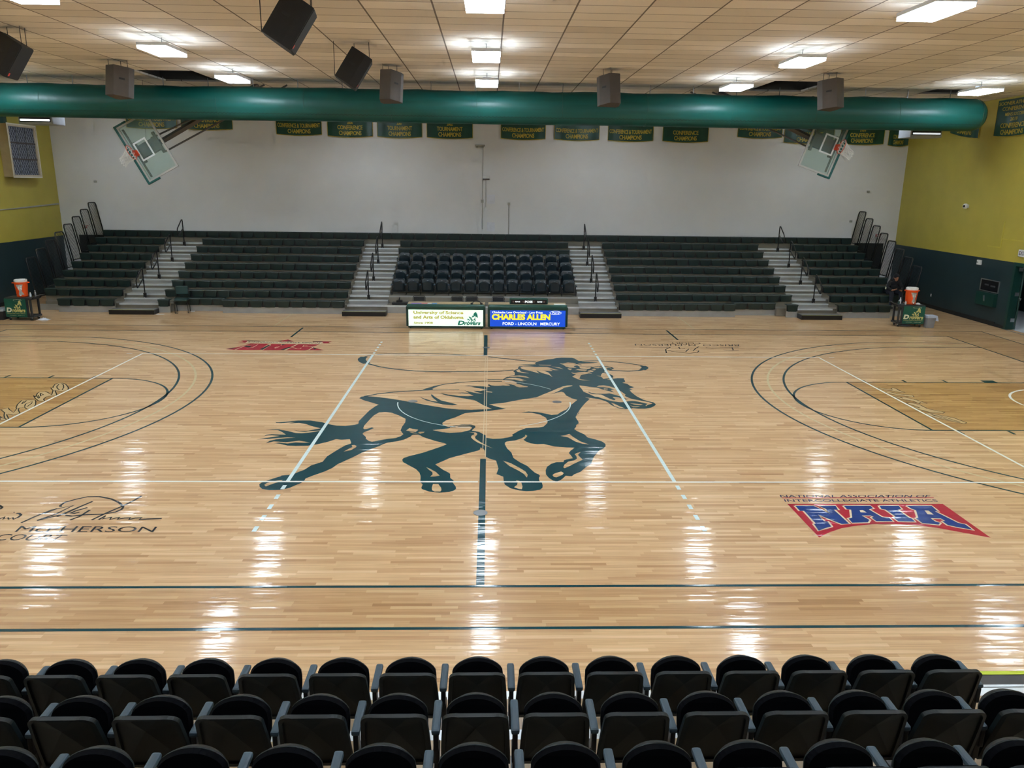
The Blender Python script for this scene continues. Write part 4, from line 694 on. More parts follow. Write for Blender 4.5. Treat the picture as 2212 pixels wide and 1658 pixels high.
# end guard rails
for sx, ex in ((-1, BL-.04), (1, BR+.06)):
    for k in range(1, 9):
        y0, y1 = Yk(k)-.30, min(Yk(k)+.30, 16.5); z0, z1 = Zb(k)-.28, Zb(k)+1.06
        t = empty('end_guardrail', (ex, y0, z0), 0, 'black barred guard panel at the %s end of the far bleachers, %s from the front' % ('left' if sx < 0 else 'right', ORD[k-1]), 'guard rail', 'barred guard panels at the bleacher ends')
        P = lambda s_, h: (sx*(.03+.22*h/(z1-z0)), s_*(y1-y0), h)
        H = z1-z0
        MB().tube([P(0, 0), P(0, H-.09), P(.05, H-.02), P(.14, H), P(.86, H), P(.95, H-.02), P(1, H-.09), P(1, 0)], .022, 8).tube([P(0, .06), P(1, .06)], .016, 6).build('tube_frame', M_blk, t, smooth=True)
        for q in range(1, 8): MB().tube([P(q/8, .06), P(q/8, H-.01)], .007, 5).build('bar', M_blk, t)
# exit signs
def sign_box(x, y, z, rz, lb, col, wd=.34, hh=.2):
    t = empty('exit_sign', (x, y, z), rz, lb, 'exit sign')
    MB().box(-wd/2, wd/2, -.06, -.002, 0, hh).build('sign_box', M_white, t, bevel=.006)
    text(MB(), 'EXIT', lambda u, v: Vector((-wd*.38+u*wd*.76, -.0615, hh*.22+v*hh*.56)), .02).build('sign_lettering', col, t)
M_redl = mat('red_sign_lettering', (.55, .02, .02), .5); M_navl = mat('dark_sign_lettering', (.03, .02, .06), .5)
sign_box(-16.15, YB, 2.42, 0, 'white EXIT sign with red letters above the back left door', M_redl)
sign_box(16.25, YB, 2.42, 0, 'white EXIT sign with red letters above the back right door', M_redl)
sign_box(XR, 8.66, 2.38, R(-90), 'white EXIT sign on the yellow wall over the open doorway', M_navl, .36, .22)

# ================================================================== TIP-UP CHAIRS
def outline(hw_top, hw_bot, h, rc, n=8):
    """rounded-top trapezoid in (x, t), t = 0 bottom .. h top"""
    p = [(-hw_bot, 0), (-hw_bot*.99, h*.25), (-(hw_bot*.55+hw_top*.45), h*.55)]
    for i in range(n+1):
        a = R(180-90*i/n); p.append((-hw_top+rc+rc*math.cos(a), h-rc*.75+rc*.75*math.sin(a)))
    q = [(-x, t) for x, t in p][::-1]
    return p+q
def shell(pts, fr_, bk, inset, rec, cx=0.0):
    """slab with a rimmed, recessed rear face; pts (x,t) -> world through fr_/bk offset functions"""
    n = len(pts); c = (0, sum(t for _, t in pts)/n)
    ins = [(c[0]+(x-c[0])*(1-inset), c[1]+(t-c[1])*(1-inset*.8)) for x, t in pts]
    vs = [fr_(x, t, 0) for x, t in pts]+[bk(x, t, 0) for x, t in pts]+[bk(x, t, 0) for x, t in ins]+[bk(x, t, rec) for x, t in [(a*.985, b) for a, b in ins]]+[bk(0, c[1], rec*1.0)]+[fr_(0, c[1], 0)]
    fs = []
    for i in range(n):
        j = (i+1) % n
        fs += [(i, j, n+j, n+i), (n+i, n+j, 2*n+j, 2*n+i), (2*n+i, 2*n+j, 3*n+j, 3*n+i), (3*n+i, 3*n+j, 4*n), (j, i, 4*n+1)]
    return MB().add(vs, fs)
def make_chair(name, shellmat, armmat, far):
    t = empty(name, (0, 0, 0))
    # back: rises from z .34 to .81, leaning back (towards -y)
    H = .47; ca = .12/H
    bowb = lambda x: -.045*(1-(x/.23)**2)
    pos = lambda x, tt, d: Vector((x, -.10-.12*tt/H+bowb(x)+d, .09+tt))
    pts = outline(.203, .221, H, .095)
    sh = shell(pts, lambda x, tt, d: pos(x, tt, .034), lambda x, tt, d: pos(x, tt, d), .13, .014)
    sh.build('backrest', shellmat, t)
    # upholstered front of the back
    n = len(pts); v1 = [pos(x*.93, .012+tt*.955, .034) for x, tt in pts]; v2 = [pos(x*.86, .03+tt*.90, .058) for x, tt in pts]
    fs = [(i, (i+1) % n, n+(i+1) % n, n+i) for i in range(n)]+[tuple(range(n, 2*n))]
    MB().add(v1+v2, fs).build('back_pad', shellmat if far else M_cush, t)
    # seat folded up: pan with a domed top edge, cushion on the side facing the back
    sp = [(-.150, 0), (-.172, .03), (-.188, .12), (-.192, .20), (-.190, .25)]+[(-.192*math.cos(R(a))*1.0, .255+.115*math.sin(R(a))) for a in range(8, 173, 12)]+[(.190, .25), (.192, .20), (.188, .12), (.172, .03), (.150, 0)]
    ps = lambda x, tt, d: Vector((x, -.015+.05*tt/.37+d-.25*x*x, .135+tt))
    n = len(sp)
    fr_ = [ps(x, tt, .010) for x, tt in sp]; f2 = [ps(x*.80, .04+tt*.84, .052) for x, tt in sp]; bk = [ps(x*1.0, tt, .0) for x, tt in sp]
    fs = [(i, n+i, n+(i+1) % n, (i+1) % n) for i in range(n)]+[(n+i, 2*n+i, 2*n+(i+1) % n, n+(i+1) % n) for i in range(n)]+[tuple(range(2*n, 3*n))[::-1], tuple(range(n))]
    MB().add(bk+fr_+f2, fs).build('seat_pan', shellmat, t)
    c1 = [ps(x*.985, .004+tt*.985, -.001) for x, tt in sp]; c2 = [ps(x*.93, .02+tt*.94, -.040) for x, tt in sp]
    MB().add(c1+c2, [(i, (i+1) % n, n+(i+1) % n, n+i) for i in range(n)]+[tuple(range(n, 2*n))]).build('seat_cushion', M_cush, t)
    MB().tube([(-.205, -.05, .15), (.205, -.05, .15)], .014, 8).build('hinge_rod', M_blk, t)
    if far: MB().box(-.028, .028, -.145, -.135, .485, .50).build('highlight_plate', M_silver, t)  # small silver plate draws the bright highlight spot on each far chair back
    arm(t, -.25); return t
def arm(t, x):
    o = MB().box(x-.0275, x+.0275, -.155, .155, .345, .382).build('armrest', M_arm, t, bevel=.016)
    MB().box(x-.016, x+.016, -.15, -.07, .22, .346).box(x-.02, x+.02, -.12, -.03, .11, .22).build('arm_bracket', M_blk, t, bevel=.006)
    MB().box(x-.013, x+.013, -.105, -.065, .012, .12).box(x-.022, x+.022, -.17, .06, .0, .014).build('leg', M_blk, t)
near = make_chair('stadium_chair', M_plast, M_arm, False)
nearE = make_chair('stadium_chair', M_plast, M_arm, False); arm(nearE, .25)
NROW = ['front near row', 'middle near row', 'last near row']
un = ue = False
for r in range(3):
    for i in range(-8, 8):
        src = near if i < 7 else nearE
        if (i < 7 and not un) or (i == 7 and not ue): o = src
        else: o = dup(src)
        if i < 7: un = True
        else: ue = True
        o.location = (.012+.5*i, -10.534-.77*r, .502+.254*r)
        tag(o, 'black tip-up chair seen from behind, %s, %s from the right' % (NROW[r], ['rightmost', 'second', 'third', 'fourth', 'fifth', 'sixth', 'seventh', 'eighth', 'ninth', 'tenth', 'eleventh', 'twelfth', 'thirteenth', 'fourteenth', 'fifteenth', 'sixteenth'][7-i]), 'chair', 'near tip-up chairs seen from behind')
farc = make_chair('tip_up_chair', M_farshell, M_arm, True); farE = make_chair('tip_up_chair', M_farshell, M_arm, True); arm(farE, .25)
un = ue = False
for r in range(4):
    for i in range(13):
        src = farE if i == 12 else farc
        if (i < 12 and not un) or (i == 12 and not ue): o = src
        else: o = dup(src)
        if i < 12: un = True
        else: ue = True
        o.rotation_euler = (0, 0, math.pi); k = r+2
        # turned round: its extra arm stands on the other side
        o.location = (-3.13+.508*(12-i), Yk(k)-.12, Zd(k)+.002)
        tag(o, 'dark teal tip-up chair, %s row of the central block, %s from the right' % (ORD[r], ORD[i] if i else 'first'), 'chair', 'central block of tip-up chairs across the court')

# ================================================================== NEAR STAND
M_ply = mat('varnished_plywood_deck', (.42, .30, .18), .35, var=.12, sc=4)
for r in range(4):
    zt = .498+.254*r; y1 = -10.20-.77*r
    t = empty('near_deck', (0, y1, 0), 0, 'varnished plywood walkway with a silver nosing under the %s' % (NROW[r] if r < 3 else 'space behind the closest chairs'), 'bleacher walkway', 'walkways of the near stand')
    MB().box(-9, 9, -.768, -.10, zt-.03, zt).build('deck', M_ply, t)
    MB().box(-9, 9, -.10, .0, zt-.045, zt+.001).build('nosing', M_alu, t)
    MB().box(-9, 9, -.02, -.005, max(0.004, zt-.254) if r else .004, zt-.046).build('riser', M_blk, t)
s = empty('floor_step', (4.75, -9.6, 0), 0, 'black step with a bright yellow edge right of the front near chairs', 'step')
MB().box(-.75, .75, -.22, .16, 0, .12).build('step_body', M_blk, s, bevel=.006)
MB().box(-.73, .73, .10, .15, .1205, .124).build('yellow_edge', mat('bright_yellow_edge', (.50, .60, .02), .5), s)
MB().box(-.73, .73, -.2, -.16, .1205, .126).build('silver_edge', M_alu, s)
MB().box(3.98-4.75, .75, -.60, -.26, 0, .27).build('upper_tread', M_blk, s, bevel=.006); MB().box(3.98-4.75, .75, -.285, -.255, .271, .276).build('silver_edge', M_alu, s)
o = dup(fr, loc=(4.66, -10.24, .50)); o['label'] = 'black hooked handrail cut off by the right edge of the photo, near stand'; o['group'] = 'near stand handrails'

# ================================================================== SPEAKERS
def cabinet(name, M4, lb, w1, w2, d, h, body, facing):
    """trapezoid cabinet; local +x is the grille side (wide w1), -x the narrow back (w2); origin top centre"""
    t = bpy.data.objects.new('hanging_speaker', None); COL.objects.link(t); t.matrix_world = M4; tag(t, lb, 'speaker', 'black speakers hung from the ceiling')
    B = [(-d/2, -w2/2), (d*.18, -w1/2), (d/2, -w1/2), (d/2, w1/2), (d*.18, w1/2), (-d/2, w2/2)]
    n = 6; vs = [(x, y, -h) for x, y in B]+[(x, y, 0) for x, y in B]
    fs = [tuple(range(n))[::-1], tuple(range(n, 2*n))]+[(i, (i+1) % n, n+(i+1) % n, n+i) for i in range(n)]
    MB().add(vs, fs).build('cabinet', body, t, bevel=.012)
    MB().box(d/2-.004, d/2+.012, -w1/2+.02, w1/2-.02, -h+.02, -.02).build('grille', M_spk, t)
    MB().box(d/2+.012, d/2+.015, -w1/2+.05, -w1/2+.11, -h+.05, -h+.11).build('badge', mat('red_badge', (.7, .05, .03), .4) if 'red_badge' not in bpy.data.materials else bpy.data.materials['red_badge'], t)
    for sy in (-1, 1):
        a = math.atan2((w1-w2)/2, d*.68)
        T = Matrix.Translation((-.12*d, sy*((w1+w2)/4+.02*0), -h*.42)) @ Matrix.Rotation(sy*a, 4, 'Z')
        MB().box(-.07, .07, -.012, .012, -.022, .022, T).build('handle_slot', M_blkr, t)
    return t
spk = [  # x, y, ztop, yaw (deg, grille direction), pitch down, size, label
 (-9.45, 1.45, 7.10, 8, 33, 'dark speaker hung at the far left edge of the photo, aimed down to the right'),
 (-2.82, -2.55, 7.10, 8, 33, 'largest dark speaker cut off by the top edge of the photo, tilted down'),
 (-2.70, 2.6, 7.12, 8, 33, 'tilted dark speaker hung between the largest speaker and the duct'),
 (-9.40, 5.8, 7.18, 62, 8, 'grey brown speaker hung in front of the left end of the duct'),
 (-2.50, 5.8, 7.18, 72, 8, 'grey brown speaker hung before the duct, left of the middle lamps'),
 (3.22, 5.8, 7.18, 108, 8, 'grey brown speaker hung before the duct, right of the middle lamps'),
 (9.10, 5.9, 7.18, 122, 8, 'grey brown speaker hung in front of the right part of the duct')]
for i, (x, y, z, ya, pd, lb) in enumerate(spk):
    near_ = i < 3
    Mx = Matrix.Translation((x, y, z)) @ Matrix.Rotation(R(ya), 4, 'Z') @ Matrix.Rotation(R(pd), 4, 'Y')
    t = cabinet('s', Mx, lb, .58 if near_ else .56, .34 if near_ else .30, .50, .72 if near_ else .74, M_spk if near_ else M_spkb, 0)
    inv = Mx.inverted()
    for a, b in ((-.2, .1), (.18, -.12), (.18, .12)):
        p = Mx @ Vector((a, b, -.01)); q = Vector((p.x, p.y, ZC+.002))
        MB().tube([inv @ p, inv @ q], .007, 6).build('hanging_rod', M_blk, t)
    if near_:
        p = Mx @ Vector((-.25, -.1, -.72)); q = Vector((p.x, p.y, ZC+.002)); MB().tube([inv @ p, inv @ q], .008, 6).build('hanging_rod', M_blk, t)

# ================================================================== BASKETBALL BACKBOARDS (folded up sideways)
def glass_mat():
    m = bpy.data.materials.new('backboard_glass'); m.use_nodes = True; q = G(m); n = q.n; b = n['Principled BSDF']
    b.inputs['Base Color'].default_value = (.42, .52, .50, 1); b.inputs['Roughness'].default_value = .06
    tr = n.new('ShaderNodeBsdfTransparent'); tr.inputs[0].default_value = (.86, .95, .93, 1)
    mx = n.new('ShaderNodeMixShader'); mx.inputs[0].default_value = .16
    q.l.new(tr.outputs[0], mx.inputs[1]); q.l.new(b.outputs[0], mx.inputs[2]); q.l.new(mx.outputs[0], n['Material Output'].inputs[0]); return m
M_glass = glass_mat(); M_frame = mat('pale_grey_frame', (.42, .42, .40), .45); M_mark = mat('white_target_paint', (.75, .80, .82), .5)
def hoop(side, cx, cy, cz, down, lb):
    dn = Vector((down[0], 0, down[1])).normalized(); zz = -dn; yy = Vector((0, 1, 0)); xx = yy.cross(zz)
    M4 = Matrix((xx, yy, zz)).transposed().to_4x4(); M4.translation = Vector((cx, cy, cz))
    t = bpy.data.objects.new('basketball_backboard', None); COL.objects.link(t); t.matrix_world = M4; tag(t, lb, 'basketball hoop', 'folded basketball hoops')
    W2, H2 = .915, .535
    MB().box(-W2+.05, W2-.05, -.008, .008, -H2+.05, H2-.05).build('glass_board', M_glass, t)
    g = MB()
    for a in ((-W2, W2, H2-.055, H2), (-W2, W2, -H2, -H2+.055)): g.box(a[0], a[1], -.025, .03, a[2], a[3])
    for a in ((-W2, -W2+.055), (W2-.055, W2)): g.box(a[0], a[1], -.025, .03, -H2+.055, H2-.055)
    g.build('board_frame', M_frame, t)
    g = MB(); s_ = .30; zb = -.36
    for a in ((-s_, s_, zb, zb+.05), (-s_, s_, zb+.40, zb+.45), (-s_, -s_+.05, zb+.05, zb+.40), (s_-.05, s_, zb+.05, zb+.40)): g.box(a[0], a[1], -.014, -.009, a[2], a[3])
    g.build('target_square', M_mark, t)
    MB().box(-W2-.06, W2+.06, -.05, .05, -H2-.07, -H2).box(-W2-.06, -W2, -.05, .05, -H2, -H2+.36).box(W2, W2+.06, -.05, .05, -H2, -H2+.36).build('edge_padding', M_pad, t, bevel=.02)
    MB().box(-W2+.12, W2-.12, .03, .08, -H2+.10, -H2+.15).build('brace_bar', M_mast, t)
    rc = (0, -.375-.06, -.38)
    MB().tube([(rc[0]+.2286*math.cos(a*math.pi/16), rc[1]+.2286*math.sin(a*math.pi/16), rc[2]) for a in range(32)], .010, 8, closed=True).build('rim', M_redrim, t, smooth=True)
    MB().box(-.09, .09, -.21, -.014, rc[2]-.01, rc[2]+.01).box(-.09, .09, -.03, -.014, rc[2]-.12, rc[2]+.04).tube([(-.07, -.02, rc[2]-.10), (-.12, -.28, rc[2]-.008)], .009, 6).tube([(.07, -.02, rc[2]-.10), (.12, -.28, rc[2]-.008)], .009, 6).build('rim_bracket', M_redrim, t)
    # the cords hang from the tilted ring: half along the ring's axis, half straight down
    gd = (M4.to_3x3().inverted() @ Vector((0, 0, -1)))
    ax = (Vector((0, 0, -1))*.75+gd*.35).normalized()
    g = MB(); N = 12; prof = [(.222, 0), (.19, .09), (.155, .18), (.135, .27), (.14, .36), (.15, .42)]
    def NP(i, j): r_, l_ = prof[j]; a = 2*math.pi*i/N; return Vector(rc)+Vector((r_*math.cos(a), r_*math.sin(a), 0))+ax*l_
    for i in range(N):
        for s in (1, -1): g.tube([NP(i+s*j*.5, j) for j in range(6)], .007, 4)
    g.tube([NP(3, 5), NP(3, 5)+gd*.2], .004, 4)
    g.build('net', M_net, t)
    # mast behind the board, leading up to the ceiling
    inv = M4.inverted(); top = Vector((cx+side*(-1)*3.4, cy+.55, ZC-.02)); base = Vector((cx, cy+.25, cz))
    a0 = inv @ (base+Vector((0, 0, 0))); a1 = inv @ top
    MB().tube([a0, a1], .085, 4).build('mast', M_mast, t)
    o1 = inv @ (base+Vector((0, .05, .28))); o2 = inv @ (top+Vector((-side*.2, 0, 0))); g = MB().tube([o1, o2], .028, 6)
    o1 = inv @ (base+Vector((-side*.4, .05, -.12))); o2 = inv @ (top+Vector((-side*.9, 0, 0))); g.tube([o1, o2], .028, 6).build('mast_strut', M_mast, t)
    MB().box(-.34, .34, .08, .16, -.42, -.30).box(-.34, .34, .08, .16, .30, .38).box(-.2, .2, .10, .28, -.42, .3).build('mounting_plate', M_mast, t)
    g = MB(); c1 = inv @ Vector((cx-.25*0, cy+.1, ZC)); g.tube([Vector((.1*side, .05, .0)), c1], .005, 5); g.build('hoist_cable', M_blk, t)
    return t
hoop(-1, -10.60, 9.95, 5.38, (-.88, -.47), 'left glass basketball backboard folded up with a ragged white net')
hoop(1, 10.80, 9.95, 5.80, (.93, -.31), 'glass basketball backboard folded up at the right with a red orange rim')

# ================================================================== BANNERS
def banner(x0, x1, zb, lines, lb, zt=7.2, M4=None, yr=0, gold=None, skew=0):
    t = empty('wall_banner', (x0, YB-.03, zb), yr, lb, 'banner', 'green championship banners')
    if M4: t.matrix_world = M4
    w_ = x1-x0; h_ = zt-zb; nx, nz = 24, 8
    def yv(u, v): return -.012-.018*math.sin(u*9+x0)*(1-v)-.012*math.sin(u*23+x0*3)*(1-v)
    def zv(u, v): return v*h_+(1-v)*(-.05*math.sin(u*math.pi)+skew*u)
    vs = [(u/nx*w_, yv(u/nx, v/nz), zv(u/nx, v/nz)) for v in range(nz+1) for u in range(nx+1)]
    vs += [(a, b+.004, c) for a, b, c in vs]; q = (nx+1)*(nz+1)
    fs = []
    for v in range(nz):
        for u in range(nx):
            a = v*(nx+1)+u; fs += [(a, a+1, a+nx+2, a+nx+1), (q+a, q+a+nx+1, q+a+nx+2, q+a+1)]
    MB().add(vs, fs).build('cloth', M_bangreen, t, smooth=True)
    pt = lambda u, v, d: Vector((u*w_, yv(u, v)-d, zv(u, v)))
    g = MB(); E_ = [(u/16, 0) for u in range(17)]
    g.tube([pt(u, v, .002) for u, v in E_], .012, 5); g.tube([pt(0, v/8, .002) for v in range(9)], .010, 5); g.tube([pt(1, v/8, .002) for v in range(9)], .010, 5)
    g.build('gold_trim', M_gold, t)
    for s, cu, wu, z0, hz in lines:
        text(MB(), s, lambda a, b: pt(cu-wu/2+a*wu, (z0+b*hz)/h_, .006), .022, .92).build('banner_lettering', M_gold, t)
C_, T_, CT = 'CONFERENCE', 'TOURNAMENT', 'CONFERENCE & TOURNAMENT'
def std(kind, yr=''):
    l = [('CHAMPIONS', .5, .50, .07, .16)]
    l.append((kind, .5, .94 if len(kind) > 12 else .56, .275, .155))
    if yr: l.append((yr, .5, .13, .47, .12))
    return l
bl = [(-14.10, -12.15, 6.36, CT, '', 'crumpled green champions banner above the left backboard'),
 (-11.98, -10.0, 6.34, C_, '', 'green champions banner right of the left backboard, only CHAMPIONS fully visible'),
 (-8.30, -6.53, 6.19, CT, '', 'green conference and tournament banner, outermost of four left of the wall centre'),
 (-6.30, -4.53, 6.15, C_, '2006', 'green conference champions banner, second of four left of the middle'),
 (-4.35, -2.59, 6.15, T_, '2007', 'green tournament champions banner, third of four left of the middle'),
 (-2.40, -.59, 6.15, T_, '2002', 'green tournament champions banner, nearest left of the wall centre'),
 (.53, 2.30, 6.15, CT, '', 'green conference and tournament banner, nearest right of the wall centre'),
 (2.66, 4.45, 6.15, CT, '', 'green conference and tournament banner, second right of the wall centre'),
 (4.80, 6.60, 6.14, CT, '', 'green conference and tournament banner, third right of the wall centre'),
 (6.99, 8.82, 6.14, C_, '', 'green conference champions banner, fourth right of the wall centre'),
 (10.01, 11.80, 6.34, CT, '', 'green banner left of the right backboard with two text lines half hidden'),
 (11.90, 13.90, 6.16, T_, '', 'green banner seen through the right backboard glass'),
 (14.18, 15.96, 6.15, C_, '1999', 'green conference champions banner right of the right backboard'),
 (16.15, 16.98, 6.11, C_, '', 'narrow green banner in the back right corner')]
for a, b, z, k_, yr, lb in bl: banner(a, b, z, std(k_, yr), lb)
# banners on the side walls
Mr = lambda y, z: Matrix.Translation((XR-.03, y, z)) @ Matrix.Rotation(R(-90), 4, 'Z')
Ml = lambda y, z: Matrix.Translation((XL+.03, y, z)) @ Matrix.Rotation(R(90), 4, 'Z')
banner(0, 1.75, 6.2, std(C_), 'dark green banner high on the right yellow wall below the duct', M4=Mr(13.7, 6.42), zt=7.0, skew=-.28)
banner(0, 1.85, 6.1, [('CHAMPIONS', .5, .62, .06, .15), (C_, .5, .66, .26, .15), ('2019', .5, .2, .47, .11), ("MEN'S SOCCER", .5, .5, .62, .10), (C_, .5, .7, .78, .12), ('SOONER ATHLETIC', .5, .92, .95, .11)], 'large green banner with six text lines right of the end of the duct', M4=Mr(11.12, 6.16), zt=7.22)
banner(0, 1.9, 6.15, std(C_), 'bright crumpled green banner on the left wall above the mesh window', M4=Ml(11.9, 6.22), zt=7.1)

# ================================================================== LOUVRED UNITS BELOW THE DUCT
for x, y, lb in ((-14.85, 11.9, 'white box with bright horizontal strips hanging in the back left corner'), (14.95, 11.9, 'grey box with pale horizontal strips hanging near the back right corner')):
    t = empty('ceiling_unit', (x, y, 6.12), 0, lb, 'ceiling unit', 'striped boxes behind the duct')
    MB().box(-.55, .55, -.3, .5, 0, .62).build('casing', mat('pale_grey_casing', (.42, .45, .50), .5) if x < 0 else bpy.data.materials['pale_grey_casing'], t, bevel=.02)
    g = MB()
    for k in range(4): g.box(-.47, .47, -.34, -.30, .10+k*.13, .15+k*.13, Matrix.Rotation(0, 4, 'X'))
    g.build('lit_strip', mat('lit_strip', (.8, .8, .8), .5, emit=(.85, .93, 1), es=1.6 if x < 0 else .5), t); MB().box(-.50, .50, -.315, -.302, .07, .58).build('dark_slot', M_blk, t)
    MB().tube([(-.4, .1, .62), (-.4, .1, ZC-6.12)], .01, 6).tube([(.4, .1, .62), (.4, .1, ZC-6.12)], .01, 6).build('hanger', M_steel, t)

# ================================================================== BACK WALL FITTINGS
M_cond = mat('grey_conduit', (.36, .36, .34), .5, .2)
t = empty('wall_lamp_bracket', (-.30, YB, 5.86), 0, 'small grey double fitting high on the white wall above the conduit', 'wall fitting')
MB().box(-.2, .2, -.12, -.001, -.03, .03).build('bracket_plate', M_cond, t, bevel=.01)
MB().lathe([(.03, -.07), (.045, -.03)], 12, (-.12, -.07, 0)).build('fitting_cup', M_cond, t); MB().lathe([(.03, -.07), (.045, -.03)], 12, (.12, -.07, 0)).build('fitting_cup', M_cond, t)
t = empty('wall_conduit', (-.20, YB, 2.3), 0, 'long thin conduit running down the middle of the white wall', 'conduit')
MB().tube([(.03, -.02, 3.5), (.0, -.02, 1.3), (0, -.02, .3)], .011, 6).build('conduit_pipe', M_cond, t); MB().box(-.05, .05, -.05, 0, 1.35, 1.47).build('junction_box', M_cond, t)
t = empty('wall_router', (-.05, YB, 4.56), 0, 'small white box with a dark base on the middle of the white wall', 'wall box')
MB().box(-.13, .13, -.16, -.001, .03, .13).build('box_body', M_white, t, bevel=.01); MB().box(-.13, .13, -.16, -.001, 0, .03).build('box_base', M_blk, t)
t = empty('wall_conduit', (-.06, YB, 3.35), 0, 'short double conduit under the small white box ending in a socket', 'conduit')
MB().tube([(-.0, -.015, .1), (-.0, -.015, 1.2)], .008, 6).build('conduit_pipe', M_cond, t); MB().box(-.05, .05, -.05, -.001, -.02, .12).build('socket_box', M_white, t, bevel=.005)
for z, lb in ((3.79, 'upper blank white panel on the white wall above the chairs'), (2.69, 'lower blank white panel on the white wall just above the top bench')):
    tag(MB().box(-.16, .16, -.012, -.001, -.18, .18).build('blank_panel', mat('blank_panel_white', (.72, .74, .80), .5) if z > 3 else bpy.data.materials['blank_panel_white'], off=None), lb, 'wall panel')
    bpy.context.scene.collection.objects[-1].location = (.15, YB, z)
t = empty('wall_conduit', (.88, YB, 2.3), 0, 'short grey conduit with a box on top, right of the blank white panels', 'conduit')
MB().tube([(0, -.02, .1), (0, -.02, 1.3)], .017, 8).build('conduit_pipe', M_cond, t); MB().box(-.05, .05, -.06, 0, 1.27, 1.37).build('junction_box', M_cond, t)
for x, z, lb in ((-15.57, 4.28, 'tiny pale socket on the left part of the white wall'), (15.6, 4.28, 'tiny pale socket high on the right part of the white wall'), (15.03, 3.08, 'tiny dark clip on the white wall beside the right guard panels')):
    o = MB().box(-.06, .06, -.02, -.001, -.04, .04).build('wall_socket', M_cond); o.location = (x, YB, z); tag(o, lb, 'socket')
# ---- left wall cable
o = MB().tube([(XL+.02, 11.0, 3.28), (XL+.02, 12.7, 3.30), (XL+.02, 14.6, 3.34), (XL+.02, 16.5, 3.40)], .022, 6).tube([(XL+.02, 11.0, 3.30), (XL+.02, 13, 3.31), (XL+.02, 16.5, 3.43)], .012, 6).build('wall_cable', M_cond)
tag(o, 'sagging grey cable pipe along the yellow left wall', 'cable')
# ---- right wall fittings
M_yel = mat('yellow_painted_raceway', (.52, .44, .06), .45)
o = MB().box(XR-.02, XR, 9.81, 9.85, 2.56, 3.42).box(XR-.02, XR, 9.85, 10.5, 2.56, 2.60).build('wall_raceway', M_yel); tag(o, 'yellow painted L shaped raceway on the right yellow wall', 'raceway')
o = MB().box(XR-.02, XR, 5.5, 9.81, 2.84, 2.88).build('wall_raceway', M_yel); tag(o, 'yellow painted horizontal raceway running right over the doorway', 'raceway')
t = empty('dome_camera', (XR, 11.98, 3.85), 0, 'small white dome camera on the right yellow wall', 'camera')
MB().lathe([(.0, -.09), (.05, -.085), (.08, -.05), (.09, 0), (.08, .05), (.05, .085), (0, .09)], 20, (-.09, 0, 0)).build('camera_ball', M_white, t, smooth=True)
MB().lathe([(.0, -.04), (.03, -.035), (.045, 0), (.03, .035), (0, .04)], 16, (-.155, -.03, 0)).build('camera_lens', M_blk, t, smooth=True)
MB().box(-.02, 0, -.06, .06, -.06, .06).build('mount_plate', M_white, t)
t = empty('wall_thermostat', (XR, 10.78, 1.92), 0, 'small white control box at the top of the dark green band, right wall', 'control box')
MB().box(-.06, 0, -.10, .10, 0, .16).build('box_body', M_white, t, bevel=.008); MB().box(-.064, -.06, .02, .09, .07, .09).build('dark_slot', M_blk, t)
t = empty('recessed_cabinet', (XR, 10.05, .62), 0, 'recessed silver framed wall cabinet over a dark green box, right wall', 'wall cabinet')
g = MB()
for a in ((-.5, .5, .46, .49), (-.5, .5, .84, .87)): g.box(-.025, 0, a[0], a[1], a[2], a[3])
g.box(-.025, 0, -.5, -.47, .49, .84); g.box(-.025, 0, .47, .5, .49, .84); g.build('silver_frame', M_silver, t)
MB().box(-.008, -.002, -.47, .47, .49, .84).build('dark_recess', M_blk, t); MB().box(-.014, -.008, -.3, -.05, .64, .69).box(-.014, -.008, .05, .27, .66, .71).build('recess_label', M_steel, t)
MB().box(-.12, 0, -.5, .5, .0, .44).build('lower_box', M_dgreen, t, bevel=.01); MB().box(-.135, -.12, -.05, -.0, .14, .34, Matrix.Rotation(R(-12), 4, 'X')).build('box_latch', M_silver, t)
o = MB().box(XR-.01, XR, 13.4, 13.46, .44, .54).build('wall_socket', M_white); tag(o, 'tiny white socket low on the dark green right wall', 'socket')

# ================================================================== HORSE BADGE FROM THE FLOOR EMBLEM, FOR SIGNS
HB = PAINT['horse'][0]; hx0 = min(p[0] for p in HB); hx1 = max(p[0] for p in HB); hy0 = min(p[1] for p in HB); hy1 = max(p[1] for p in HB)
def badge(fn, m, mh, par, d=.0):
    mb = MB(); mb.flat([((x-hx0)/(hx1-hx0), (y-hy0)/(hy1-hy0)) for x, y in HB], 0)
    mb.v = [tuple(fn(a, b, 0)) for a, b, c in mb.v]; mb.build('horse_badge', m, par)
    mb = MB()
    for q in PAINT['horse_wood'][:2]: mb.flat([((x-hx0)/(hx1-hx0), (y-hy0)/(hy1-hy0)) for x, y in q], 0)
    mb.v = [tuple(fn(a, b, 1)) for a, b, c in mb.v]; mb.build('badge_highlight', mh, par)

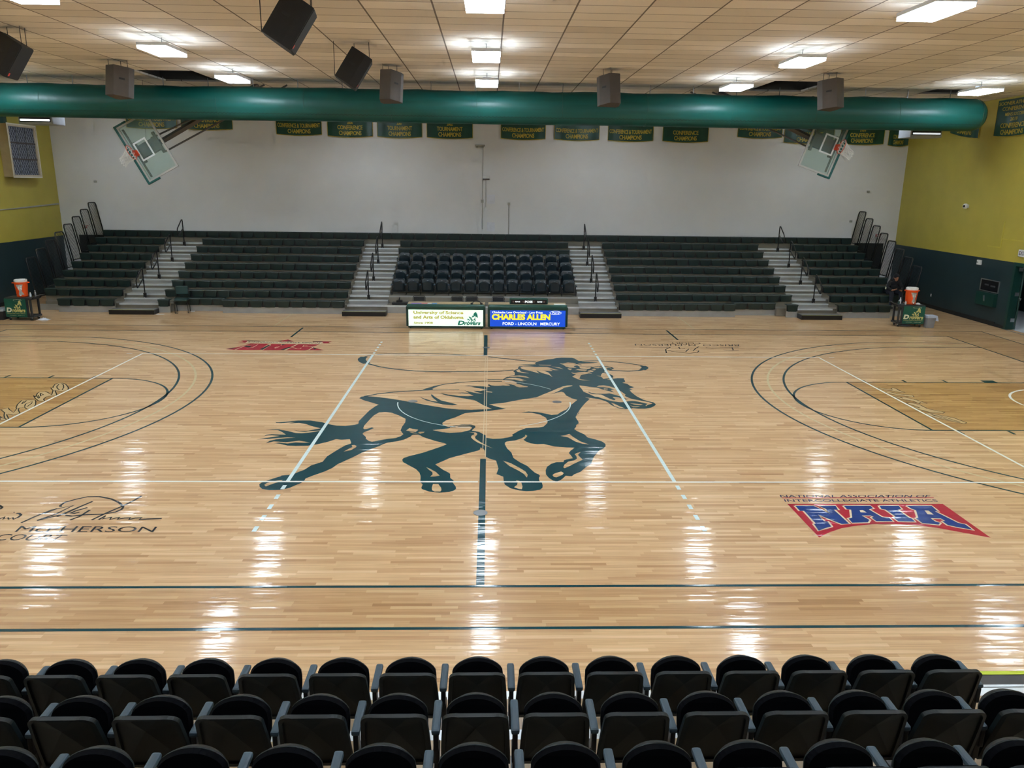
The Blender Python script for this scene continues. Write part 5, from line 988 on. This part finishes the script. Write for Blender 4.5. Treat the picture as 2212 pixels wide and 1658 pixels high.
# ================================================================== SCORER TABLES WITH LIT PANELS
M_scrW = mat('backlit_white_panel', (.75, .85, .78), .3, emit=(.80, 1.0, .86), es=.42, var=.01)
M_scrB = mat('backlit_blue_panel', (.01, .06, .5), .3, emit=(.0, .08, .66), es=.42, var=.01)
M_ltY = mat('backlit_yellow_lettering', (.8, .6, .02), .4, emit=(1.0, .70, .02), es=.58, var=.01)
M_ltW = mat('backlit_white_lettering', (.8, .8, .8), .4, emit=(.85, .97, 1.0), es=.55, var=.01)
M_ltO = mat('backlit_olive_lettering', (.3, .26, .02), .4, emit=(.40, .36, .03), es=.4, var=.01)
M_ltG = mat('backlit_green_lettering', (.0, .12, .08), .4, emit=(.0, .13, .09), es=.4, var=.01)
def table(x0, x1, lb, scr):
    t = empty('scorer_table', (x0, 8.28, 0), 0, lb, 'scorer table', 'scorer tables'); W_ = x1-x0
    MB().box(.02, W_-.02, .10, .78, .70, .735).build('table_top', M_wood, t)
    # padded roll along the front top and down the ends
    MB().tube([(.03, .05, .70), (W_*.5, .05, .695), (W_-.03, .05, .70)], .075, 14).box(.0, W_, .005, .10, .60, .70).build('padded_roll', M_green, t, bevel=.02)
    for q in (.0, W_-.07): MB().box(q, q+.07, .0, .72, .07, .70).build('padded_end', M_dgreen, t, bevel=.03)
    MB().box(.06, W_-.06, .02, .10, .03, .085).build('base_rail', M_dgreen, t, bevel=.01)
    MB().box(.075, W_-.075, .012, .07, .09, .60).build('display_panel', scr, t)
    g = MB()
    for a in (.12, W_-.12):
        for b in (.1, .7): g.lathe([(.03, 0), (.03, .05)], 10, (a, b, 0))
    g.build('caster', M_blkr, t)
    return t
tl = table(-2.49, -.02, 'left scorer table with a lit white university panel', M_scrW); tr = table(.05, 2.56, 'right scorer table with a lit blue car dealer panel', M_scrB)
def onp(t, s, x0, x1, z0, z1, m, b=.02, nm='panel_lettering', sh=0): 
    text(MB(), s, lambda u, v: Vector((x0+u*(x1-x0)+sh*v*(z1-z0), .009-(.001 if sh else 0), z0+v*(z1-z0))), b).build(nm, m, t)
onp(tl, 'University of Science', .23, 1.78, .44, .56, M_ltO, .035); onp(tl, 'and Arts of Oklahoma', .23, 1.79, .315, .42, M_ltO, .035); onp(tl, 'Since 1908', .24, .83, .155, .22, M_ltO, .035)
onp(tl, 'D', 1.60, 1.80, .125, .265, M_ltG, .05, sh=.3); onp(tl, 'rovers', 1.80, 2.30, .125, .215, M_ltG, .04, sh=.3)
badge(lambda a, b, k: Vector((1.88+a*.36, .008-.001*k, .20+b*.34)), M_ltG, M_scrW, tl)
onp(tr, 'Chickasha Low Overhead - Low Price', .14, 1.72, .505, .575, M_ltW, .02); onp(tr, 'CHARLES ALLEN', .13, 1.96, .30, .485, M_ltY, .05); onp(tr, 'FORD - LINCOLN   MERCURY', .47, 2.27, .135, .225, M_ltW, .02)
el = lambda r1, r2: [(2.12+r1*math.cos(a*math.pi/16), .53+r2*math.sin(a*math.pi/16)) for a in range(32)]
g = MB(); e1, e2 = el(.185, .062), el(.170, .050)
g.add([(x, .0095, z) for x, z in e1+e2], [(i, (i+1) % 32, 32+(i+1) % 32, 32+i) for i in range(32)]); g.build('oval_badge', M_ltW, tr)
onp(tr, 'Ford', 2.01, 2.23, .50, .565, M_ltW, .02, sh=.3)
pb = empty('possession_box', (1.33, 8.36, .800), 0, 'dark scoreboard box reading POSS between two BONUS lamps on the right scorer table', 'possession indicator')
MB().box(-.60, .60, 0, .16, -.02, .17).build('box_body', M_green, pb, bevel=.03); MB().box(-.56, .56, -.005, .01, .0, .125).build('box_face', M_blk, pb)
def onb(s, x0, x1, z0, z1, m, b=.02): text(MB(), s, lambda u, v: Vector((x0+u*(x1-x0), -.007, z0+v*(z1-z0))), b).build('box_lettering', m, pb)
onb('POSS', -.12, .12, .025, .10, M_ltW, .05); onb('BONUS', -.42, -.27, .045, .082, M_ltW, .05); onb('BONUS', .27, .42, .045, .082, M_ltW, .05)
M_dim = mat('dim_lamp_brown', (.16, .10, .09), .4)
g = MB()
for s in (-1, 1):
    g.add([(s*.14, -.007, .10), (s*.14, -.007, .025), (s*.21, -.007, .0625)], [(0, 1, 2) if s > 0 else (0, 2, 1)])
g.build('possession_arrow', M_dim, pb)
g = MB()
for s in (-1, 1): g.add([(s*.48+.028*math.cos(a*math.pi/8), -.007, .063+.028*math.sin(a*math.pi/8)) for a in range(16)], [tuple(range(16))])
g.build('bonus_lamp', M_dim, pb)
# papers and odds on the tables
for x0, x1, y0, y1, c, lb in ((-2.35, -2.02, 8.42, 8.7, (.25, .16, .55), 'purple leaflet on the left scorer table'), (-2.05, -1.85, 8.45, 8.75, (.62, .22, .24), 'pink leaflet on the left scorer table'), (-1.84, -1.72, 8.42, 8.72, (.75, .75, .78), 'white leaflet on the left scorer table'), (-1.70, -1.55, 8.45, 8.72, (.12, .32, .65), 'blue leaflet on the left scorer table'), (2.15, 2.50, 8.45, 8.80, (.78, .78, .74), 'white paper sheet at the right end of the right scorer table')):
    o = MB().box(x0, x1, y0, y1, .7355, .745).build('leaflet', mat('leaflet_ink', c, .6)); tag(o, lb, 'leaflet')
t = empty('headset', (-.30, 8.6, .736), 0, 'black headset with a red tip on the right end of the left scorer table', 'headset')
MB().tube([(-.15+.3*i/10, 0, .03+.09*math.sin(math.pi*i/10)) for i in range(11)], .012, 6).build('headband', M_blk, t)
MB().lathe([(.04, 0), (.045, .03), (.03, .05)], 14, (-.15, 0, 0)).build('ear_cup', M_blk, t); MB().lathe([(.04, 0), (.045, .03), (.03, .05)], 14, (.15, 0, 0)).build('ear_cup', M_blk, t)
# folding chairs behind the tables
def fchair():
    t = empty('folding_chair', (0, 0, 0))
    MB().tube([(-.2, .05, 0), (-.2, -.06, .45), (-.2, -.16, .78), (-.17, -.17, .82), (.17, -.17, .82), (.2, -.16, .78), (.2, -.06, .45), (.2, .05, 0)], .011, 6).tube([(-.2, -.2, 0), (-.2, .18, .44), (.2, .18, .44), (.2, -.2, 0)], .011, 6).build('tube_frame', M_blk, t)
    MB().box(-.19, .19, -.1, .24, .44, .465).build('seat', M_blk, t, bevel=.01); MB().box(-.18, .18, -.17, -.15, .66, .80).build('backrest', M_blkr, t, bevel=.01)
    return t
fc = fchair(); used = False
for x, rz, lb in ((-2.2, 180, 'behind the left end of the left scorer table'), (-.98, 170, 'behind the middle of the left scorer table'), (-.45, 190, 'behind the right end of the left scorer table'), (.38, 175, 'behind the left end of the right scorer table')):
    o = fc if not used else dup(fc); used = True
    o.location = (x, 9.55, 0); o.rotation_euler = (0, 0, R(rz)); tag(o, 'black folding chair '+lb, 'chair', 'folding chairs behind the scorer tables')
t = empty('black_case', (-2.95, 10.95, Zd(1)), 0, 'low black folded stand lying on the deck left of the scorer tables', 'equipment')
MB().box(-.35, .55, -.02, .22, .003, .08).build('case_body', M_blk, t, bevel=.02); MB().tube([(-.12, .1, .08), (-.08, .1, .26)], .04, 8, r2=.01).box(-.2, .0, .02, .2, .08, .14).build('case_hinge', M_blk, t)
t.location = (-2.95, 11.35, Zd(1))

# ================================================================== DRINK CARTS
M_pbot = mat('clear_bottle', (.55, .62, .66), .15); M_ltc = mat('cream_print', (.70, .70, .52), .5)
def cart(x, y, rz, open_right, lb):
    t = empty('utility_cart', (x, y, 0), rz, lb, 'cart', 'utility carts with drink coolers'); s = 1 if open_right else -1
    X = lambda a: s*a
    def bx(g, a, b, *r): return g.box(min(X(a), X(b)), max(X(a), X(b)), *r)
    g = MB(); bx(g, -.40, .48, -.24, .24, .66, .735); g.build('top_tray', M_cartsign and M_cart, t, bevel=.015)
    g = MB(); bx(g, -.38, .46, -.22, .22, .10, .16); g.build('bottom_shelf', M_cart, t, bevel=.01)
    for a in (-.36, .40):
        for b in (-.20, .20): g = MB(); bx(g, a-.03, a+.03, b-.025, b+.025, .14, .68); g.build('corner_post', M_cart, t, bevel=.01)
    g = MB(); bx(g, .26, .33, -.235, -.20, .14, .68); g.build('corner_post', M_cart, t)
    g = MB(); g.tube([(X(.47), -.2, .70), (X(.60), -.18, .78), (X(.62), 0, .80), (X(.60), .18, .78), (X(.47), .2, .70)], .022, 8); g.build('push_handle', M_blk, t, smooth=True)
    g = MB(); bx(g, -.40, .28, -.262, -.245, .12, .70); g.build('sign_panel', M_cartsign, t)
    z = -.2635; x0, x1 = (-.36, .25) if open_right else (-.26, .37)
    def tx(st_, a, b, c, d, m, bo=.03, sh=0):
        text(MB(), st_, lambda u, v: Vector((x0+(x1-x0)*(a+(b-a)*u)+sh*v*(d-c), z-(.001 if sh else 0), c+(d-c)*v)), bo).build('sign_lettering', m, t)
    tx('D', .0, .27, .27, .42, M_ltc, .06, .15); tx('rovers', .30, .98, .27, .36, M_gold2, .04, .15)
    tx('University of Science and Arts of Oklahoma', .02, .98, .215, .245, M_gold2, .01); tx('Chickasha   Oklahoma', .15, .9, .165, .182, M_ltc, .0)
    badge(lambda a, b, k: Vector((x0+(x1-x0)*(.40+.44*a), z-.0012-.0006*k, .335+.32*b)), M_gold2, M_cartsign, t)
    MB().tube([Vector((x0+(x1-x0)*(.64+.22*math.cos(a*math.pi/12)), z-.002, .655+.025*math.sin(a*math.pi/12))) for a in range(24)], .003, 4, closed=True).build('rope_loop', M_ltc, t)
    for a in (-.32, .36):
        for b in (-.18, .18):
            w_ = MB().lathe([(.048, -.014), (.052, 0), (.048, .014)], 18); w_.v = [(X(a)+c, b+p, .052+q) for p, q, c in [(v[0], v[1], v[2]) for v in w_.v]]; o = w_.build('caster_wheel', M_blkr, t)
            MB().box(X(a)-.02, X(a)+.02, b-.02, b+.02, .06, .115).build('caster_fork', M_silver, o)
    return t
ctl = cart(-14.85, 9.42, R(-3), True, 'dark utility cart with a green sign panel, its open end on the right')
ctr = cart(14.02, 9.42, R(-7), False, 'dark utility cart with a green sign panel, its open end on the left')
def cooler(x, y, z, rz, lb):
    t = empty('drink_cooler', (x, y, z), rz, lb, 'drink cooler', 'orange drink coolers')
    MB().lathe([(.150, 0), (.160, .01), (.165, .05), (.158, .06), (.185, .40), (.187, .43), (.212, .435), (.212, .465), (.18, .47)], 36).build('cooler_body', M_orange, t, smooth=False)
    MB().box(-.245, -.20, -.05, .05, .43, .462).box(.20, .245, -.05, .05, .43, .462).build('carry_lip', M_orange, t, bevel=.01)
    MB().lathe([(.178, .468), (.186, .475), (.188, .52), (.182, .545), (.165, .552), (.15, .545), (0, .545)], 36).build('lid', M_white, t)
    MB().box(-.12, .12, -.012, .012, .545, .565).build('lid_handle', M_white, t, bevel=.005)
    rad = lambda z_: .158+(z_-.06)*.0794
    def cyl(th, z_, d): r_ = rad(z_)+d; return Vector((r_*math.sin(th), -r_*math.cos(th), z_))
    pts = [(-.62, .40), (.50, .40), (.30, .24), (.62, .08), (-.28, .08), (-.20, .22)]
    g = MB(); N = 10
    for q in (pts,):
        L_ = [(-.62, .40), (-.40, .30), (-.15, .20), (-.25, .14), (-.35, .08)]; R_ = [(.52, .40), (.36, .32), (.26, .24), (.42, .16), (.62, .08)]
        for (a, za), (b, zb) in zip(L_, R_): g.v += [tuple(cyl(a+(b-a)*i/N, za, .0025)) for i in range(N+1)]
        for j in range(4):
            for i in range(N): k = j*(N+1)+i; g.f.append((k, k+N+1, k+N+2, k+1))
    g.build('grey_bolt_print', mat('grey_cooler_print', (.42, .40, .38), .5) if 'grey_cooler_print' not in bpy.data.materials else bpy.data.materials['grey_cooler_print'], t)
    text(MB(), 'G', lambda u, v: cyl(-.30+.62*u, .22+.15*v, .005), .06).build('cooler_letter', M_white, t)
    MB().box(-.02, .02, -.20, -.15, .04, .08).build('spigot', M_white, t, bevel=.006)
    return t
cooler(-14.80, 9.42, .737, R(14), 'orange drink cooler with a white lid and a G on the left cart')
cooler(14.02, 9.42, .737, R(2), 'orange drink cooler with a white lid and a G on the right cart')
def bottle(x, y, z, lb, m=None, h=.2, r=.032):
    t = empty('drink_bottle', (x, y, z), 0, lb, 'bottle', 'bottles on the carts')
    MB().lathe([(r*.95, 0), (r, .01), (r, h*.6), (r*.55, h*.82), (r*.4, h*.85), (r*.4, h*.93)], 14).build('bottle_body', m or M_pbot, t, smooth=True); MB().lathe([(r*.5, h*.9), (r*.5, h)], 12).build('cap', M_white, t)
bottle(-14.53, 9.38, .737, 'small pale bottle beside the cooler on the left cart', None, .14); bottle(-14.44, 9.50, .737, 'grey bottle near the handle of the left cart', M_steel, .19)
bottle(13.72, 9.50, .737, 'clear bottle at the left of the cooler on the right cart'); bottle(13.62, 9.40, .737, 'dark green bottle at the open end of the right cart', M_dgreen, .12); bottle(13.80, 9.30, .737, 'blue white bottle in front left of the right cooler', M_white, .12, .028)
def towel(x, y, z, sx, sy, lb, m, h=.03):
    g = MB(); nn = 10
    vs = [(x+(i/nn-.5)*sx, y+(j/nn-.5)*sy*(1-.2*math.sin(i)), z+.004+h*abs(math.sin(i*1.3+j*.9))*math.sin(math.pi*i/nn)*math.sin(math.pi*j/nn)) for j in range(nn+1) for i in range(nn+1)]
    fs = [(j*(nn+1)+i, j*(nn+1)+i+1, (j+1)*(nn+1)+i+1, (j+1)*(nn+1)+i) for j in range(nn) for i in range(nn)]
    n0 = len(vs); vs += [(a, b, z+.001) for a, b, c in vs]; fs += [tuple(q+n0 for q in f[::-1]) for f in fs]
    for i in range(nn): fs += [(i, i+n0, i+1+n0, i+1), (nn*(nn+1)+i+1, nn*(nn+1)+i+1+n0, nn*(nn+1)+i+n0, nn*(nn+1)+i)]
    o = g.add(vs, fs).build('towel', m, smooth=True); tag(o, lb, 'towel')
M_tow = mat('white_towel', (.72, .74, .80), .9)
towel(-14.22, 9.38, 0, .36, .22, 'white towel dropped on the floor right of the left cart', M_tow, .07)
towel(14.27, 9.40, .737, .16, .16, 'white cloth beside the cooler on the right cart', M_tow, .05)
towel(13.98, 9.50, 0, .5, .2, 'grey white crumpled bag under the right cart', M_pbot, .06)
# bins
t = empty('waste_bin', (14.60, 9.16, 0), R(4), 'small grey waste bin with a pale liner right of the right cart', 'waste bin')
b0 = [(-.12, -.09), (.12, -.09), (.12, .09), (-.12, .09)]; b1 = [(a*1.3, b*1.3) for a, b in b0]
MB().hexa([(a, b, 0) for a, b in b0], [(a, b, .40) for a, b in b1]).build('bin_body', mat('grey_bin', (.26, .27, .30), .5), t, bevel=.01)
MB().hexa([(a*1.3, b*1.35, .33) for a, b in b0], [(a*1.36, b*1.4, .415) for a, b in b0]).hexa([(.15, -.13, .24), (.25, -.12, .22), (.25, .1, .22), (.15, .1, .24)], [(.15, -.12, .415), (.20, -.11, .40), (.20, .1, .40), (.15, .1, .415)]).build('bin_liner', mat('pale_blue_liner', (.50, .58, .74), .4), t, bevel=.01)
t = empty('storage_tub', (-15.60, 9.42, 0), 0, 'dark grey storage tub with a clear lid at the left edge of the photo', 'storage tub')
MB().hexa([(-.25, -.17, 0), (.20, -.17, 0), (.20, .17, 0), (-.25, .17, 0)], [(-.28, -.2, .28), (.23, -.2, .28), (.23, .2, .28), (-.28, .2, .28)]).build('tub_body', M_cart, t, bevel=.015)
MB().box(-.29, .24, -.21, .21, .28, .36).build('tub_lid', mat('cloudy_lid', (.38, .42, .46), .3), t, bevel=.03)

# ================================================================== STACKING CHAIR AND LITTER BY THE LEFT AISLE
t = empty('padded_chair', (-10.42, 11.00, 0), R(12), 'dark green padded chair with thin black legs right of the leftmost aisle', 'chair')
M_vin = mat('dark_teal_vinyl', (.012, .045, .045), .35)
MB().box(-.21, .21, -.23, .20, .42, .475).build('seat', M_vin, t, bevel=.02); MB().box(-.20, .20, .21, .25, .60, .88).build('backrest', M_vin, t, bevel=.02)
MB().tube([(-.21, -.20, 0), (-.21, -.20, .42), (-.21, .2, .42), (-.215, .24, .86)], .011, 6).tube([(-.21, .26, 0), (-.21, .16, .42)], .011, 6).build('leg_frame', M_blk, t)
MB().tube([(.21, -.20, 0), (.21, -.20, .42), (.21, .2, .42), (.215, .24, .86)], .011, 6).tube([(.21, .26, 0), (.21, .16, .42)], .011, 6).build('leg_frame', M_blk, t)
for x, y, a, b, lb in ((-11.0, 10.55, .26, .07, 'flat white scrap on the floor beside the leftmost aisle step'), (-10.15, 11.2, .12, .10, 'white paper under the dark green padded chair'), (-10.55, 10.8, .10, .05, 'small dark scrap in front of the dark green padded chair')):
    o = MB().box(x-a/2, x+a/2, y-b/2, y+b/2, .001, .012).build('floor_scrap', M_paper if 'white' in lb else M_blkr); tag(o, lb, 'litter')
towel(13.9, Yk(2)-.25, Zd(2), .5, .18, 'pinkish cloth on the second walkway beside the seated person', mat('pink_cloth', (.50, .22, .20), .8), .03)

# ================================================================== SEATED PERSON
def skinned(name, pts, edges, rad, m, par, sub=2, root=0):
    import bmesh
    me = bpy.data.meshes.new(name); bm = bmesh.new(); lay = bm.verts.layers.skin.verify()
    vs = [bm.verts.new(p) for p in pts]
    for a, b in edges: bm.edges.new((vs[a], vs[b]))
    for i, v in enumerate(vs):
        r_ = rad[i]; v[lay].radius = r_ if isinstance(r_, tuple) else (r_, r_); v[lay].use_root = (i == root)
    bm.to_mesh(me); bm.free()
    o = bpy.data.objects.new(name, me); COL.objects.link(o); o.modifiers.new('skin', 'SKIN')
    md = o.modifiers.new('sub', 'SUBSURF'); md.levels = sub
    dg = bpy.context.evaluated_depsgraph_get(); dg.update(); m2 = bpy.data.meshes.new_from_object(o.evaluated_get(dg)); bpy.data.objects.remove(o)
    m2.name = name; m2.materials.clear(); m2.materials.append(m); m2.shade_smooth()
    o = bpy.data.objects.new(name, m2); COL.objects.link(o); o.parent = par; CH.setdefault(par.name, []).append(o); return o
# sits on the second row bench, leaning forward over a phone; facing the court (-y)
pr = empty('person', (14.58, 11.80, 0), 0, 'person in a black hooded sweatshirt and dark trousers seated on the bleachers with a phone', 'person')
zb = Zb(1); zf = Zd(1)
body = [(0, 0, zb+.21), (0, -.05, zb+.31), (0, -.12, zb+.42), (0, -.17, zb+.52), (0, -.20, zb+.58),          # pelvis .. neck
 (-.10, -.02, zb+.13), (-.16, -.38, zb+.12), (-.18, -.42, zf+.26), (-.18, -.40, zf+.09),                      # right leg
 (.10, -.02, zb+.13), (.15, -.40, zb+.13), (.14, -.50, zf+.26), (.13, -.52, zf+.09),
 (-.16, -.16, zb+.47), (-.27, -.20, zb+.28), (-.16, -.38, zb+.22), (-.06, -.46, zb+.27),                      # right arm to the phone
 (.16, -.16, zb+.47), (.28, -.20, zb+.28), (.16, -.40, zb+.20), (.05, -.46, zb+.25)]
ed = [(0, 1), (1, 2), (2, 3), (3, 4), (0, 5), (5, 6), (6, 7), (7, 8), (0, 9), (9, 10), (10, 11), (11, 12), (3, 13), (13, 14), (14, 15), (15, 16), (3, 17), (17, 18), (18, 19), (19, 20)]
rd = [(.15, .11), (.15, .11), (.16, .12), (.12, .09), .055, .09, .075, .055, .045, .09, .075, .055, .045, .065, .055, .045, .026, .065, .055, .045, .026]
skinned('body', body, ed, [(tuple(q*.72 for q in r_) if isinstance(r_, tuple) else r_*.72) if i not in (4, 16, 20) else r_ for i, r_ in enumerate(rd)], M_skin, pr)
infl = lambda idx, k: [tuple(q*k for q in rd[i]) if isinstance(rd[i], tuple) else rd[i]*k for i in idx]
ix = [0, 1, 2, 3, 4, 13, 14, 15, 17, 18, 19]
rem = {v: i for i, v in enumerate(ix)}
skinned('hooded_sweatshirt', [body[i] for i in ix], [(rem[a], rem[b]) for a, b in ed if a in rem and b in rem], infl(ix, 1.16), M_cloth, pr)
ix2 = [0, 5, 6, 7, 8, 9, 10, 11, 12]; rem2 = {v: i for i, v in enumerate(ix2)}
skinned('trousers', [body[i] for i in ix2], [(rem2[a], rem2[b]) for a, b in ed if a in rem2 and b in rem2], infl(ix2, 1.16), M_jean, pr)
# head, bowed
HM = Matrix.Translation((0, -.24, zb+.655)) @ Matrix.Rotation(R(22), 4, 'X')
def ell(mb, c, r_, n=20, m_=14, M_=Matrix()):
    vs = []; fs = []
    for i in range(m_+1):
        th = math.pi*i/m_
        for j in range(n):
            a = 2*math.pi*j/n; vs.append(M_ @ Vector((c[0]+r_[0]*math.sin(th)*math.cos(a), c[1]+r_[1]*math.sin(th)*math.sin(a), c[2]+r_[2]*math.cos(th))))
    for i in range(m_):
        for j in range(n): fs.append((i*n+j, (i+1)*n+j, (i+1)*n+(j+1) % n, i*n+(j+1) % n))
    return mb.add(vs, fs)
g = MB(); ell(g, (0, 0, 0), (.075, .095, .115), M_=HM); ell(g, (0, -.045, -.072), (.050, .045, .048), 14, 10, HM); ell(g, (0, -.096, -.015), (.012, .018, .022), 10, 8, HM)
ell(g, (-.076, 0, -.01), (.012, .022, .032), 8, 6, HM); ell(g, (.076, 0, -.01), (.012, .022, .032), 8, 6, HM); g.tube([HM @ Vector((0, .01, -.08)), (0, -.19, zb+.55)], .052, 10); g.build('head', M_skin, pr, smooth=True)
g = MB(); ell(g, (-.03, -.090, .012), (.013, .008, .007), 8, 6, HM); ell(g, (.03, -.090, .012), (.013, .008, .007), 8, 6, HM); g.build('eye', M_blk, pr)
g = MB(); ell(g, (0, -.086, -.060), (.022, .008, .005), 8, 6, HM); g.build('mouth', mat('lip_brown', (.20, .06, .05), .5), pr)
g = MB(); ell(g, (0, .022, .035), (.092, .105, .110), 20, 12, HM); ell(g, (0, .03, -.07), (.10, .09, .075), 20, 10, HM)
ell(g, (0, -.165, zb+.535), (.155, .105, .075), 20, 10); ell(g, (0, -.10, zb+.34), (.185, .14, .22), 20, 12); g.build('hood', M_cloth, pr, smooth=True)
# hands with fingers round the phone
for s, base in ((-1, Vector((-.055, -.465, zb+.275))), (1, Vector((.05, -.465, zb+.258)))):
    pts = [base+Vector((0, .03, -.01)), base, base+Vector((-s*.012, -.035, .012))]; e_ = [(0, 1), (1, 2)]; r_ = [.020, .024, .022]
    for f in range(4):
        o_ = Vector((s*(.018-.012*f), -.045-.002*f, .010)); k = len(pts)
        pts += [base+o_, base+o_+Vector((-s*.022, -.018, .016-.004*f)), base+o_+Vector((-s*.040, -.006, .022-.004*f))]; e_ += [(2, k), (k, k+1), (k+1, k+2)]; r_ += [.009, .008, .0065]
    k = len(pts); pts += [base+Vector((-s*.02, -.01, .022)), base+Vector((-s*.035, -.022, .036))]; e_ += [(1, k), (k, k+1)]; r_ += [.010, .008]
    skinned('hand', [tuple(p) for p in pts], e_, r_, M_skin, pr, 1)
g = MB()
for x, y in ((-.18, -.45), (.13, -.57)): g.box(x-.045, x+.045, y-.11, y+.12, zf+.003, zf+.075)
g.build('shoe', M_blkr, pr, bevel=.03)
o = MB().box(-.075, .06, -.545, -.535, zb+.265, zb+.34, None).build('phone', M_blk); o.location = (14.58, 11.80, 0); tag(o, 'dark phone held in both hands by the seated person', 'phone')
MB().box(-.322, -.312, -.24, -.17, zb+.24, zb+.32).build('sleeve_patch', M_ltc, pr)
# warn-free tidy: drop unused prototypes' scratch data
for me in list(bpy.data.meshes):
    if me.users == 0: bpy.data.meshes.remove(me)
